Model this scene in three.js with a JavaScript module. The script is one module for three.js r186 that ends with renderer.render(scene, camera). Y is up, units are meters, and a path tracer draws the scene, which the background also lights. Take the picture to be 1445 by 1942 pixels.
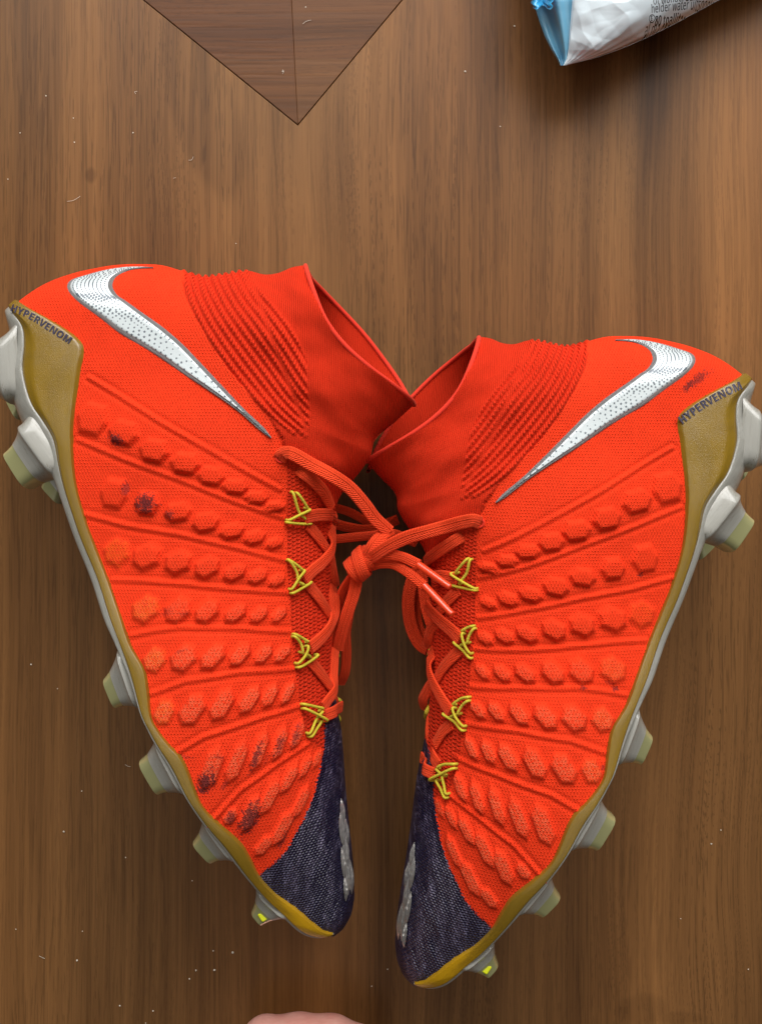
import * as THREE from 'three';
import { RectAreaLightUniformsLib } from 'three/addons/lights/RectAreaLightUniformsLib.js';
import { mergeGeometries, mergeVertices } from 'three/addons/utils/BufferGeometryUtils.js';
import { MarchingCubes } from 'three/addons/objects/MarchingCubes.js';
import { FontLoader } from 'three/addons/loaders/FontLoader.js';
import { TextGeometry } from 'three/addons/geometries/TextGeometry.js';
import { RoundedBoxGeometry } from 'three/addons/geometries/RoundedBoxGeometry.js';

// ---------------------------------------------------------------- camera, light, exposure
const scene = new THREE.Scene();
const H = 0.40, YREF = 0.045, FOV = 60, CX = 722.5, CY = 971;      // lens height; the plane in which the boots' side view is laid out
const camera = new THREE.PerspectiveCamera(FOV, 761 / 1024, 0.02, 20);
camera.position.set(0, H, 0); camera.up.set(0, 0, -1); camera.lookAt(0, 0, 0);
const renderer = new THREE.WebGLRenderer({ antialias: true });
renderer.toneMapping = THREE.LinearToneMapping;
renderer.toneMappingExposure = 1.1;
renderer.shadowMap.enabled = true;
RectAreaLightUniformsLib.init();
scene.background = new THREE.Color(0, 0, 0);
function areaLight(x, y, z, w, h, color, intensity, target) {
  const l = new THREE.RectAreaLight(color, intensity, w, h);
  l.position.set(x, y, z); l.lookAt(...target); scene.add(l); return l;
}
const WINDOW = { at: [0.10, 0.82, -1.0], w: 1.8, h: 0.9, to: [0, 0.0, 0.05] };
areaLight(...WINDOW.at, WINDOW.w, WINDOW.h, new THREE.Color(1.0, 0.985, 0.96), 5.7, WINDOW.to).name = 'window_daylight';
const FILL = { at: [0.0, 1.9, 0.35], w: 2.2, h: 2.0, to: [0, 0, 0.3] };  // unseen panel added overhead as fill for bounced light
areaLight(...FILL.at, FILL.w, FILL.h, new THREE.Color(1.0, 0.95, 0.88), 0.42, FILL.to).name = 'fill_panel_light';

// ---------------------------------------------------------------- helpers
const S = 1942 / (2 * Math.tan(THREE.MathUtils.degToRad(FOV / 2)) * (H - YREF));   // photo pixels per metre in the reference plane
const clamp = (x, a = 0, b = 1) => Math.min(b, Math.max(a, x));
const sst = (a, b, x) => { const t = clamp((x - a) / (b - a)); return t * t * (3 - 2 * t); };
const lerp = (a, b, t) => a + (b - a) * t;
function rng(seed) { let s = seed | 0; return () => { s = (s + 0x6d2b79f5) | 0; let t = Math.imul(s ^ (s >>> 15), 1 | s); t = (t + Math.imul(t ^ (t >>> 7), 61 | t)) ^ t; return ((t ^ (t >>> 14)) >>> 0) / 4294967296; }; }
const NT = (() => { const r = rng(77), a = new Float32Array(65536); for (let i = 0; i < 65536; i++) a[i] = r(); return a; })();
function vn(x, y) {                                                  // value noise, 0..1
  const xi = Math.floor(x), yi = Math.floor(y), fx = x - xi, fy = y - yi;
  const u = fx * fx * (3 - 2 * fx), v = fy * fy * (3 - 2 * fy), X = xi & 255, Y = yi & 255, X1 = (X + 1) & 255, Y1 = (Y + 1) & 255;
  const a = NT[Y * 256 + X], b = NT[Y * 256 + X1], c = NT[Y1 * 256 + X], d = NT[Y1 * 256 + X1];
  return a + (b - a) * u + (c - a) * v + (a - b - c + d) * u * v;
}
const fbm = (x, y, o = 4) => { let s = 0, a = 0.5, n = 0; for (let i = 0; i < o; i++) { s += a * vn(x, y); n += a; a *= 0.5; x = x * 2.03 + 17.3; y = y * 2.03 + 9.1; } return s / n; };
function dataTex(w, h, fill, srgb) {                                // fill(x, y) -> [r,g,b] linear 0..1 (colour) or a number (height)
  const d = new Uint8Array(w * h * 4);
  const enc = srgb ? (v) => 255 * (v <= 0.0031308 ? 12.92 * v : 1.055 * Math.pow(v, 1 / 2.4) - 0.055) : (v) => 255 * v;
  for (let y = 0; y < h; y++) for (let x = 0; x < w; x++) {
    const c = fill(x, y), k = 4 * (y * w + x);
    if (typeof c === 'number') { d[k] = d[k + 1] = d[k + 2] = 255 * clamp(c); } else { d[k] = enc(clamp(c[0])); d[k + 1] = enc(clamp(c[1])); d[k + 2] = enc(clamp(c[2])); }
    d[k + 3] = 255;
  }
  const t = new THREE.DataTexture(d, w, h, THREE.RGBAFormat);
  t.magFilter = THREE.LinearFilter; t.minFilter = THREE.LinearMipmapLinearFilter; t.generateMipmaps = true;
  t.wrapS = t.wrapT = THREE.RepeatWrapping; if (srgb) t.colorSpace = THREE.SRGBColorSpace; t.needsUpdate = true; return t;
}
const rep = (t, x, y) => { const c = t.clone(); c.repeat.set(x, y); c.needsUpdate = true; return c; };
const lin = (r, g, b) => new THREE.Color().setRGB(r, g, b);
const counts = {};
function numbered(n) { counts[n] = (counts[n] ?? -1) + 1; return counts[n] ? n + '_' + String(counts[n]).padStart(3, '0') : n; }
function mesh(name, geo, mat, parent, shift) {
  if (shift) geo.translate(-shift.x, -shift.y, -shift.z);
  const m = new THREE.Mesh(geo, mat); m.name = parent && parent !== scene ? name : numbered(name); m.castShadow = m.receiveShadow = true;
  (parent ?? scene).add(m); return m;
}
function thing(name, label, category, pos, group) {
  const g = new THREE.Group(); g.name = numbered(name); g.position.copy(pos); g.userData = { label, category }; if (group) g.userData.group = group;
  scene.add(g); return g;
}
function gridGeo(nu, nv, f, uvf, flip) {                             // f(i, j) -> Vector3
  const pos = new Float32Array((nu + 1) * (nv + 1) * 3), uv = new Float32Array((nu + 1) * (nv + 1) * 2), idx = [];
  for (let i = 0; i <= nu; i++) for (let j = 0; j <= nv; j++) {
    const k = i * (nv + 1) + j, p = f(i / nu, j / nv); pos.set([p.x, p.y, p.z], 3 * k); uv.set(uvf ? uvf(i / nu, j / nv, p) : [i / nu, j / nv], 2 * k);
  }
  for (let i = 0; i < nu; i++) for (let j = 0; j < nv; j++) {
    const a = i * (nv + 1) + j, b = a + 1, c = a + nv + 1, d = c + 1;
    flip ? idx.push(a, b, c, b, d, c) : idx.push(a, c, b, b, c, d);
  }
  const g = new THREE.BufferGeometry(); g.setAttribute('position', new THREE.BufferAttribute(pos, 3)); g.setAttribute('uv', new THREE.BufferAttribute(uv, 2)); g.setIndex(idx); g.computeVertexNormals(); return g;
}
const polyAt = (pts) => {                                            // polyline parametrised 0..1 by index, smoothed (Catmull-Rom)
  const n = pts.length - 1;
  return (t) => {
    const x = clamp(t) * n, i = Math.min(n - 1, Math.floor(x)), f = x - i;
    const p0 = pts[Math.max(0, i - 1)], p1 = pts[i], p2 = pts[i + 1], p3 = pts[Math.min(n, i + 2)];
    const cr = (a, b, c, d) => 0.5 * (2 * b + (c - a) * f + (2 * a - 5 * b + 4 * c - d) * f * f + (3 * b - a - 3 * c + d) * f * f * f);
    return [cr(p0[0], p1[0], p2[0], p3[0]), cr(p0[1], p1[1], p2[1], p3[1])];
  };
};
function byLength(pts, n = 600) {                                    // the same, by arc length
  const f = polyAt(pts), L = [0], P = [f(0)];
  for (let i = 1; i <= n; i++) { const p = f(i / n); L.push(L[i - 1] + Math.hypot(p[0] - P[i - 1][0], p[1] - P[i - 1][1])); P.push(p); }
  return (t) => {
    const x = clamp(t) * L[n]; let a = 0, b = n; while (b - a > 1) { const m = (a + b) >> 1; L[m] <= x ? a = m : b = m; }
    const k = (x - L[a]) / Math.max(1e-9, L[b] - L[a]); return [lerp(P[a][0], P[b][0], k), lerp(P[a][1], P[b][1], k)];
  };
}
function distPoly(q, poly) {
  let best = 1e18;
  for (let i = 0; i + 1 < poly.length; i++) {
    const a = poly[i], b = poly[i + 1], dx = b[0] - a[0], dy = b[1] - a[1], t = clamp(((q[0] - a[0]) * dx + (q[1] - a[1]) * dy) / (dx * dx + dy * dy || 1));
    const ex = q[0] - a[0] - t * dx, ey = q[1] - a[1] - t * dy, d = ex * ex + ey * ey; if (d < best) best = d;
  }
  return Math.sqrt(best);
}
function inPoly(q, poly) {
  let r = false;
  for (let i = 0, j = poly.length - 1; i < poly.length; j = i++) {
    const a = poly[i], b = poly[j];
    if ((a[1] > q[1]) !== (b[1] > q[1]) && q[0] < (b[0] - a[0]) * (q[1] - a[1]) / (b[1] - a[1]) + a[0]) r = !r;
  }
  return r;
}
const unproj = (p, y) => { const k = (H - y) / (H - YREF); return [CX + (p[0] - CX) * k, CY + (p[1] - CY) * k]; };   // pixel at height y -> reference plane
const world = (q, y) => new THREE.Vector3((q[0] - CX) / S, y, (q[1] - CY) / S);
const pix = (px, py, y) => world(unproj([px, py], y), y);
function tps(src, dst, smooth) {                                     // thin-plate spline through matching points
  const n = src.length, N = n + 3, A = Array.from({ length: N }, () => new Float64Array(N + 2));
  const U = (r2) => (r2 > 0 ? r2 * Math.log(r2) * 1e-4 : 0);
  for (let i = 0; i < n; i++) {
    for (let j = 0; j < n; j++) A[i][j] = U((src[i][0] - src[j][0]) ** 2 + (src[i][1] - src[j][1]) ** 2);
    A[i][i] += smooth; A[i][n] = 1; A[i][n + 1] = src[i][0]; A[i][n + 2] = src[i][1]; A[n][i] = 1; A[n + 1][i] = src[i][0]; A[n + 2][i] = src[i][1]; A[i][N] = dst[i][0]; A[i][N + 1] = dst[i][1];
  }
  for (let c = 0; c < N; c++) {
    let b = c; for (let r = c + 1; r < N; r++) if (Math.abs(A[r][c]) > Math.abs(A[b][c])) b = r;
    [A[c], A[b]] = [A[b], A[c]];
    for (let r = 0; r < N; r++) if (r !== c) { const f = A[r][c] / A[c][c]; if (f) for (let k = c; k < N + 2; k++) A[r][k] -= f * A[c][k]; }
  }
  const w = A.map((row, i) => [row[N] / row[i], row[N + 1] / row[i]]);
  return (q) => {
    let x = w[n][0] + w[n + 1][0] * q[0] + w[n + 2][0] * q[1], y = w[n][1] + w[n + 1][1] * q[0] + w[n + 2][1] * q[1];
    for (let i = 0; i < n; i++) { const u = U((q[0] - src[i][0]) ** 2 + (q[1] - src[i][1]) ** 2); x += w[i][0] * u; y += w[i][1] * u; }
    return [x, y];
  };
}
function ribbon(pts, ups, w, th, n = 60) {                           // flat lace swept along points, ups = which way its face looks
  const cv = new THREE.CatmullRomCurve3(pts, false, 'centripetal'), uc = new THREE.CatmullRomCurve3(ups, false, 'centripetal'), K = 14, L = cv.getLength();
  const sec = []; for (let k = 0; k < K; k++) { const a = 2 * Math.PI * k / K, c = Math.cos(a), s = Math.sin(a); sec.push([Math.sign(c) * Math.pow(Math.abs(c), 0.45) * w / 2, Math.sign(s) * Math.pow(Math.abs(s), 0.6) * th / 2]); }
  const pos = [], uv = [], idx = [];
  for (let i = 0; i <= n; i++) {
    const t = i / n, p = cv.getPoint(t), d = cv.getTangent(t), u = uc.getPoint(t), side = new THREE.Vector3().crossVectors(d, u).normalize(), up = new THREE.Vector3().crossVectors(side, d).normalize();
    for (let k = 0; k <= K; k++) { const c = sec[k % K]; pos.push(p.x + side.x * c[0] + up.x * c[1], p.y + side.y * c[0] + up.y * c[1], p.z + side.z * c[0] + up.z * c[1]); uv.push(c[0] / w + 0.5, t * L / 0.005); }
  }
  for (let i = 0; i < n; i++) for (let k = 0; k < K; k++) { const a = i * (K + 1) + k, b = a + K + 1; idx.push(a, a + 1, b, b, a + 1, b + 1); }
  for (const e of [0, n]) { const c = pos.length / 3, p = cv.getPoint(e / n); pos.push(p.x, p.y, p.z); uv.push(0.5, 0); for (let k = 0; k < K; k++) { const a = e * (K + 1) + k; e ? idx.push(c, a + 1, a) : idx.push(c, a, a + 1); } }
  const g = new THREE.BufferGeometry(); g.setAttribute('position', new THREE.Float32BufferAttribute(pos, 3)); g.setAttribute('uv', new THREE.Float32BufferAttribute(uv, 2)); g.setIndex(idx); g.computeVertexNormals(); return g;
}
const tube = (pts, r, n = 24, k = 8) => new THREE.TubeGeometry(new THREE.CatmullRomCurve3(pts, false, 'centripetal'), n, r, k, false);

// ---------------------------------------------------------------- table: walnut veneer sheet with a mitred inlay
const TW = 0.66;                                                     // metres covered by one wood texture
function wood(seed, base, contrast, darkMarks) {
  const N = 2048;
  const warp = new Float32Array(256 * 256); for (let j = 0; j < 256; j++) for (let i = 0; i < 256; i++) warp[j * 256 + i] = fbm(i / 40 + seed, j / 90 + seed * 3, 3);
  const wv = (u, v) => { const x = u * 255, y = v * 255, xi = Math.min(254, x | 0), yi = Math.min(254, y | 0), fx = x - xi, fy = y - yi, k = yi * 256 + xi; return lerp(lerp(warp[k], warp[k + 1], fx), lerp(warp[k + 256], warp[k + 257], fx), fy); };
  return dataTex(N, N, (x, y) => {
    const u = x / N, v = y / N, w = wv(u, v), X = u + (w - 0.5) * 0.022 * (0.4 + vn(u * 5 + seed, 3.3));
    let band = fbm(X * 26 + seed * 7, v * 0.9, 3);                    // broad figure
    const streak = fbm(X * 120 + 5, v * 2.2 + seed, 3);
    const fine = vn(X * 620, v * 7 + seed), hair = vn(X * 1500 + 31, v * 22);
    const pore = sst(0.60, 0.82, vn(X * 900 + 7, v * 60 + 40 * vn(X * 450, 1.5))) * (0.25 + 0.9 * vn(X * 30, v * 3));
    let dark = 0;
    if (darkMarks) for (const f of darkMarks) { const e = f.r(u, v) + 0.25 * (fbm(X * 60, v * 24, 3) - 0.5); if (e > 0) dark = Math.max(dark, f.k * sst(0, f.soft, e)); }
    let t = 0.5 + (band - 0.5) * 1.1 * contrast + (streak - 0.5) * 0.40 * contrast + (fine - 0.5) * 0.13 + (hair - 0.5) * 0.16 - dark;
    const k = clamp(t) * 1.0;
    const g = 1 - 0.32 * pore, red = 0.96 + 0.16 * (vn(X * 9 + 40, v * 1.3) - 0.5);
    const lo = [0.070, 0.0265, 0.0070], hi = [0.345, 0.150, 0.046];
    const m = Math.pow(k, 1.15);
    return [lerp(lo[0], hi[0], m) * g * base * red, lerp(lo[1], hi[1], m) * g * base, lerp(lo[2], hi[2], m) * g * base * (2 - red)];
  }, true);
}
const uvPix = (x, y) => { const w = pix(x, y, 0); return [w.x / TW + 0.5, w.z / TW + 0.5]; };
const blob = (x, y, a, b, k, soft, lean = 0) => { const c = uvPix(x, y), s = uvPix(x + a, y + b), A = s[0] - c[0], B = s[1] - c[1]; return { k, soft, r: (u, v) => { const dv = (v - c[1]) / B, du = (u - c[0]) / A - lean * dv; return 1 - Math.hypot(du, dv); } }; };
// knots and darker bands in the veneer; first blob, a diagonal darker patch
const darkMarks = [blob(385, 190, 75, 230, .16, .25, .75), blob(172, 332, 14, 20, .26, .6), blob(1215, 1915, 60, 40, .18, .5), blob(1290, 1930, 60, 16, .14, .5), blob(940, 120, 26, 320, .12, .6), blob(1235, 150, 40, 260, .13, .6), blob(75, 1560, 26, 400, .12, .6, .5), blob(1195, 1650, 30, 330, .13, .7), blob(640, 330, 40, 240, .10, .6)];
const woodTex = wood(3.7, 0.92, 0.8, darkMarks), woodTex2 = wood(11.2, 0.86, 0.5);
const woodRough = dataTex(512, 512, (x, y) => { const v = 0.34 + 0.14 * fbm(x / 40, y / 160, 4) + 0.05 * vn(x * 0.7, y * 0.05); return [v, v, v]; });
const woodBump = dataTex(1024, 1024, (x, y) => 1 - 0.9 * Math.pow(vn(x * 0.55, y * 0.02 + vn(x * 0.3, 1) * 9), 4));
function woodMat(tex, tone = [1, 1, 1]) {
  return new THREE.MeshPhysicalMaterial({ map: tex, color: lin(...tone), roughnessMap: woodRough, roughness: 1, bumpMap: woodBump, bumpScale: 0.00008, specularIntensity: 0.35 });
}
function flatPanel(name, outline, y0, y1, mat, along, parent, bevel = 0.0003) {
  const sh = new THREE.Shape(outline.map((p) => new THREE.Vector2(p[0], -p[1])));
  const g = new THREE.ExtrudeGeometry(sh, { depth: y1 - y0 - 2 * bevel, bevelEnabled: true, bevelThickness: bevel, bevelSize: bevel, bevelOffset: -bevel, bevelSegments: 2 });
  g.translate(0, 0, bevel); g.rotateX(-Math.PI / 2); g.translate(0, y0, 0);
  const p = g.attributes.position, uv = new Float32Array(p.count * 2);
  for (let i = 0; i < p.count; i++) { const x = p.getX(i), z = p.getZ(i); uv.set(along === 'x' ? [z / TW + 0.31, x / TW + 0.17] : [x / TW + 0.5, z / TW + 0.5], 2 * i); }
  g.setAttribute('uv', new THREE.BufferAttribute(uv, 2));
  return mesh(name, g, mat, parent);
}
{
  const apex = pix(565, 236, 0), lt = pix(280, 5, 0), rt = pix(760, 2, 0), sm = pix(553, 0, 0);
  const far = (a, b, k) => [a.x + (b.x - a.x) * k, a.z + (b.z - a.z) * k];
  const A = [apex.x, apex.z], L = far(apex, lt, 3.2), R = far(apex, rt, 3.2), M = far(apex, sm, 4.6);
  const table = new THREE.Group(); table.name = 'table_top'; table.userData = { kind: 'structure', label: 'dark walnut table top with vertical grain and a mitred inlay', category: 'table' }; scene.add(table);
  const gap = 0.00035;
  const shiftPt = (p, dx, dz) => [p[0] + dx, p[1] + dz];
  // boards around the inlay; the inlay is let into them with a hair-wide joint
  flatPanel('board', [[-0.75, -0.75], [L[0] - gap, -0.75], shiftPt(L, -gap, 0), shiftPt(A, 0, gap * 1.4), shiftPt(R, gap, 0), [R[0] + gap, -0.75], [0.75, -0.75], [0.75, 0.75], [-0.75, 0.75]], -0.03, 0, woodMat(woodTex), 'z', table);
  flatPanel('board', [[L[0], -0.75], [R[0], -0.75], shiftPt(R, 0, -gap * 2), shiftPt(M, 0, -gap * 2), shiftPt(L, 0, -gap * 2)].reverse(), -0.03, 0, woodMat(woodTex), 'z', table);
  flatPanel('inlay_panel', [L, A, shiftPt(M, -0.0001, 0)], -0.03, -0.00012, woodMat(woodTex2, [.70, .58, .50]), 'x', table, 0.00035);
  flatPanel('inlay_panel', [A, R, shiftPt(M, 0.0001, 0)], -0.03, 0.00002, woodMat(woodTex2, [.80, .72, .70]), 'x', table, 0.00035);
}

// ---------------------------------------------------------------- football boots, laid out in the side view of the boot whose sole points left
// bite line (knit meets gold plate), gold/grey line, outer edge of the grey outsole: photo pixels, heel to toe
const BITE = [[28, 565], [60, 585], [100, 607], [140, 632], [162, 653], [164, 675], [159, 698], [152, 744], [147, 776], [142, 809], [140.5, 841], [143, 884], [148, 920], [159, 965], [180, 1027], [207, 1096], [231, 1165], [250, 1222], [277, 1270], [284, 1310], [289, 1359], [304, 1388], [324, 1413], [352, 1445], [379, 1513], [397, 1540], [420, 1561], [459, 1596], [477, 1625], [495, 1660], [523, 1691], [554, 1714], [585, 1740], [616, 1766], [631, 1772]];
const EDGE = [[12, 580], [22, 592], [39, 612], [46, 631], [47, 660], [45, 680], [45, 705], [52, 740], [64, 771], [85, 801], [104, 835], [112, 880], [119, 914], [131, 955], [155, 1025], [186, 1099], [208, 1170], [224, 1212], [240, 1258], [252, 1295], [268, 1352], [283, 1385], [300, 1417], [325, 1457], [352, 1507], [372, 1538], [398, 1573], [423, 1602], [445, 1630], [470, 1662], [505, 1704], [541, 1740], [574, 1771], [605, 1783], [632, 1777]];
const OUTER = [[2, 588], [4, 597], [5, 615], [3, 632], [0, 660], [-3, 680], [-4, 705], [10, 745], [16, 768], [32, 805], [60, 850], [88, 895], [103, 922], [117, 960], [141, 1027], [171, 1103], [194, 1173], [212, 1216], [232, 1262], [246, 1299], [263, 1356], [278, 1389], [295, 1421], [320, 1461], [347, 1511], [367, 1542], [393, 1577], [418, 1606], [440, 1634], [465, 1666], [500, 1708], [536, 1744], [570, 1775], [603, 1787], [634, 1779]];
const HEEL_BACK = [[12, 580], [33, 567], [60, 548], [100, 527], [155, 510], [219, 500], [270, 499], [315, 502], [349, 514], [392, 526], [430, 522], [473, 517], [506, 526], [532, 526], [559, 518], [583, 515]];
const RIM_TOP = [[583, 515], [597, 560], [620, 615], [655, 660], [700, 702], [745, 738], [785, 770]];
const RIM_LOW_L = [[583, 515], [612, 548], [650, 590], [690, 635], [730, 685], [762, 728], [785, 770]];
const RIM_LOW_R = [[905, 637], [880, 657], [830, 697], [783, 742], [745, 785], [710, 838], [690, 890]];
const FRONT = [[785, 770], [748, 803], [712, 835], [702, 868], [672, 908], [642, 946], [628, 1000], [628, 1060], [628, 1120], [628, 1180], [629, 1240], [634, 1300], [645, 1370], [651, 1430], [655, 1490], [661, 1560], [667, 1620], [671, 1680], [668, 1728], [653, 1760], [632, 1777]];
// control values: px, py, half width, middle height, rounding distance
const CTRL = [[30, 600, .026, .034, 70], [60, 680, .032, .036, 110], [150, 720, .034, .037, 120], [150, 560, .030, .036, 120], [280, 600, .030, .038, 140], [450, 660, .032, .041, 165], [560, 560, .028, .043, 150], [650, 640, .027, .045, 155], [740, 740, .024, .046, 130], [600, 760, .031, .043, 165], [660, 850, .029, .043, 150],
  [130, 900, .034, .038, 150], [200, 1030, .033, .039, 180], [380, 900, .037, .040, 220], [400, 1080, .039, .041, 230], [560, 980, .036, .040, 210], [600, 1120, .037, .041, 210], [250, 1250, .038, .043, 220], [320, 1420, .043, .046, 240], [430, 1300, .043, .045, 240], [590, 1280, .038, .044, 220], [400, 1560, .041, .045, 240], [520, 1440, .042, .045, 230], [630, 1420, .036, .043, 180], [500, 1690, .032, .041, 190], [590, 1570, .036, .043, 180], [640, 1640, .031, .041, 140], [580, 1755, .024, .036, 110], [640, 1745, .022, .036, 100]];
function field(q, out) {
  let w = 0, a = 0, b = 0, c = 0;
  for (const k of CTRL) { const d2 = (q[0] - k[0]) ** 2 + (q[1] - k[1]) ** 2, g = Math.exp(-d2 / 16000) + 1e-7 / (1 + d2); w += g; a += g * k[2]; b += g * k[3]; c += g * k[4]; }
  out.W = a / w; out.mid = b / w; out.R = c / w; return out;
}
const q0 = (pts, y) => pts.map((p, i) => unproj(p, typeof y === 'function' ? y(i / (pts.length - 1), p) : y));
const heelQ = q0(HEEL_BACK, .043), frontQ = q0(FRONT, .043);
const ridgeSmooth = [heelQ, frontQ].map((l) => { const f = polyAt(l), o = []; for (let i = 0; i <= 90; i++) o.push(f(i / 90)); return o; });
const fo = {};
function halfWidth(q) {
  const f = field(q, fo), d = Math.min(distPoly(q, ridgeSmooth[0]), distPoly(q, ridgeSmooth[1])), t = clamp(1 - d / f.R);
  return f.W * Math.pow(Math.max(0, 1 - Math.pow(t, 2.3)), 1 / 2.1);
}
const topY = (q) => { const w = halfWidth(q); return fo.mid + w; };
const edgeTop = (i) => (t, p) => topY(unproj(p, .07));
const biteQ0 = q0(BITE, edgeTop()), edgeQ0 = q0(EDGE, edgeTop()), outerQ0 = OUTER.map((p, i) => { const k = lerp(1, .35, sst(16, 19, i)), e = EDGE[i]; return unproj([lerp(e[0], p[0], k), lerp(e[1], p[1], k)], topY(unproj(e, .07)) - .0006); });
const rimQ0 = q0(RIM_TOP, (t) => .046 + .024 * Math.sin(Math.PI * t));
const SILH = [...ridgeSmooth[0], ...rimQ0.slice(1, -1), ...ridgeSmooth[1], ...[...edgeQ0].reverse()];
function toQ(p, y0 = .07) { let y = y0; for (let i = 0; i < 14; i++) { const q = unproj(p, y); y = lerp(y, inPoly(q, SILH) ? topY(q) : field(q, fo).mid, 0.6); } return unproj(p, y); }
const toQs = (l) => l.map((p) => toQ(p));

// where the same points sit on the other boot (mirror twin, sole pointing right)
const PAIRS = [[28, 565, 1412, 709], [162, 655, 1279, 792], [140.5, 841, 1291.6, 960], [159, 965, 1281, 1072], [207, 1096, 1237, 1194], [250, 1222, 1188, 1333], [284, 1310, 1147, 1408], [289, 1359, 1141, 1455], [324, 1413, 1111, 1510], [379, 1513, 1053, 1598], [420, 1561, 1015, 1660], [477, 1625, 957, 1717], [495, 1658, 926, 1767], [554, 1714, 862, 1820], [631, 1772, 787, 1875],
  [21, 592, 1431, 725], [46, 631, 1397, 757], [46, 690, 1393, 812], [64, 771, 1383, 888], [85, 801, 1360, 926], [104, 835, 1332, 960], [119, 914, 1318, 1034], [155, 1025, 1284, 1133], [208, 1170, 1230, 1262], [252, 1295, 1180, 1392], [268, 1352, 1164, 1455], [300, 1417, 1137, 1519], [352, 1507, 1085, 1600], [423, 1602, 1012, 1693], [505, 1704, 930, 1786], [574, 1771, 842, 1868], [605, 1783, 806, 1883],
  [33, 567, 1400, 704], [100, 527, 1336, 662], [219, 500, 1228, 637], [315, 502, 1142, 637], [349, 514, 1097, 652], [473, 517, 1000, 648], [532, 526, 958, 658], [583, 515, 905, 640],
  [620, 615, 893, 725], [655, 660, 866, 768], [700, 702, 816, 818], [745, 738, 750, 860], [785, 770, 690, 890], [712, 835, 700, 932], [642, 946, 765, 1012], [628, 1060, 815, 1130], [628, 1180, 826, 1240], [634, 1300, 818, 1390], [645, 1370, 806, 1455], [655, 1490, 793, 1540], [667, 1620, 766, 1665], [671, 1690, 747, 1790], [653, 1760, 757, 1850],
  [515, 830, 932, 958], [290, 508, 1171, 646], [128, 546, 1323, 690], [212, 543, 1240, 680], [531, 868, 913, 990], [551, 931, 895, 1060], [543, 1062, 900, 1185], [557, 1230, 889, 1350], [572, 1345, 863, 1455], [582, 1391, 850, 1511], [613, 1423, 821, 1512], [592, 1514, 832, 1606], [556, 1588, 858, 1685], [515, 1640, 898, 1748],
  [237, 821, 1206, 957], [341, 872, 1088, 1006], [463, 921, 995, 1053], [218, 935, 1215, 1059], [391, 992, 1055, 1113], [510, 1020, 961, 1151], [278, 1056, 1154, 1180], [446, 1086, 1020, 1205], [346, 1157, 1098, 1280], [489, 1166, 953, 1285], [349, 1247, 1083, 1363], [485, 1240, 950, 1347], [418, 1337, 1003, 1454], [543, 1314, 900, 1435], [401, 1456, 1020, 1562], [490, 1421, 938, 1532]];
const pq = PAIRS.map(([a, b, c, d]) => { const q = toQ([a, b]); const y = inPoly(q, SILH) ? topY(q) : field(q, fo).mid; return [q, unproj([c, d], y)]; });
const warpR = tps(pq.map((x) => x[0]), pq.map((x) => x[1]), 60), unwarpR = tps(pq.map((x) => x[1]), pq.map((x) => x[0]), 60);

// raised lozenges of the knit: centre px, half extents px, turn in degrees, height in mm
const Z4 = (x, y) => [100 + x * .346, 740 + y * .346], Z5 = (x, y) => [180 + x * .346, 1200 + y * .346];
const LOZ = [];
const loz = (z, rows) => rows.forEach(([x, y, a, b, th, h]) => { const p = z(x, y); LOZ.push({ q: toQ(p), p, a: a * .325, b: b * .325, th: th * Math.PI / 180, h: h * .95e-3 }); });
loz(Z4, [[225, 160, 100, 95, 15, 1.9], [395, 235, 100, 70, 14, 2.3], [560, 332, 92, 66, 12, 2.3], [730, 402, 92, 60, 8, 2.3], [870, 471, 84, 54, 6, 2.2], [1000, 529, 78, 42, 5, 2.0], [1110, 590, 68, 36, 2, 1.8], [1215, 638, 62, 28, -6, 1.6],
  [340, 568, 86, 86, 10, 1.7], [520, 622, 76, 64, 4, 2.1], [690, 668, 84, 54, -8, 2.1], [840, 725, 82, 54, -12, 2.2], [980, 772, 74, 42, -14, 2.0], [1105, 808, 64, 38, -16, 1.8], [1213, 841, 54, 30, -20, 1.6],
  [355, 888, 86, 74, -40, 1.2], [518, 914, 92, 64, -24, 1.8], [690, 943, 84, 60, -24, 2.0], [848, 971, 80, 54, -28, 2.0], [996, 1000, 72, 42, -26, 1.9], [1120, 1021, 62, 38, -28, 1.7], [1225, 1045, 56, 33, -32, 1.5],
  [512, 1200, 92, 68, -36, 1.5], [690, 1207, 90, 62, -40, 1.8], [847, 1215, 82, 52, -42, 1.9], [1000, 1225, 74, 42, -38, 1.8], [1127, 1232, 64, 36, -40, 1.6], [1235, 1233, 58, 31, -46, 1.4]]);
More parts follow.
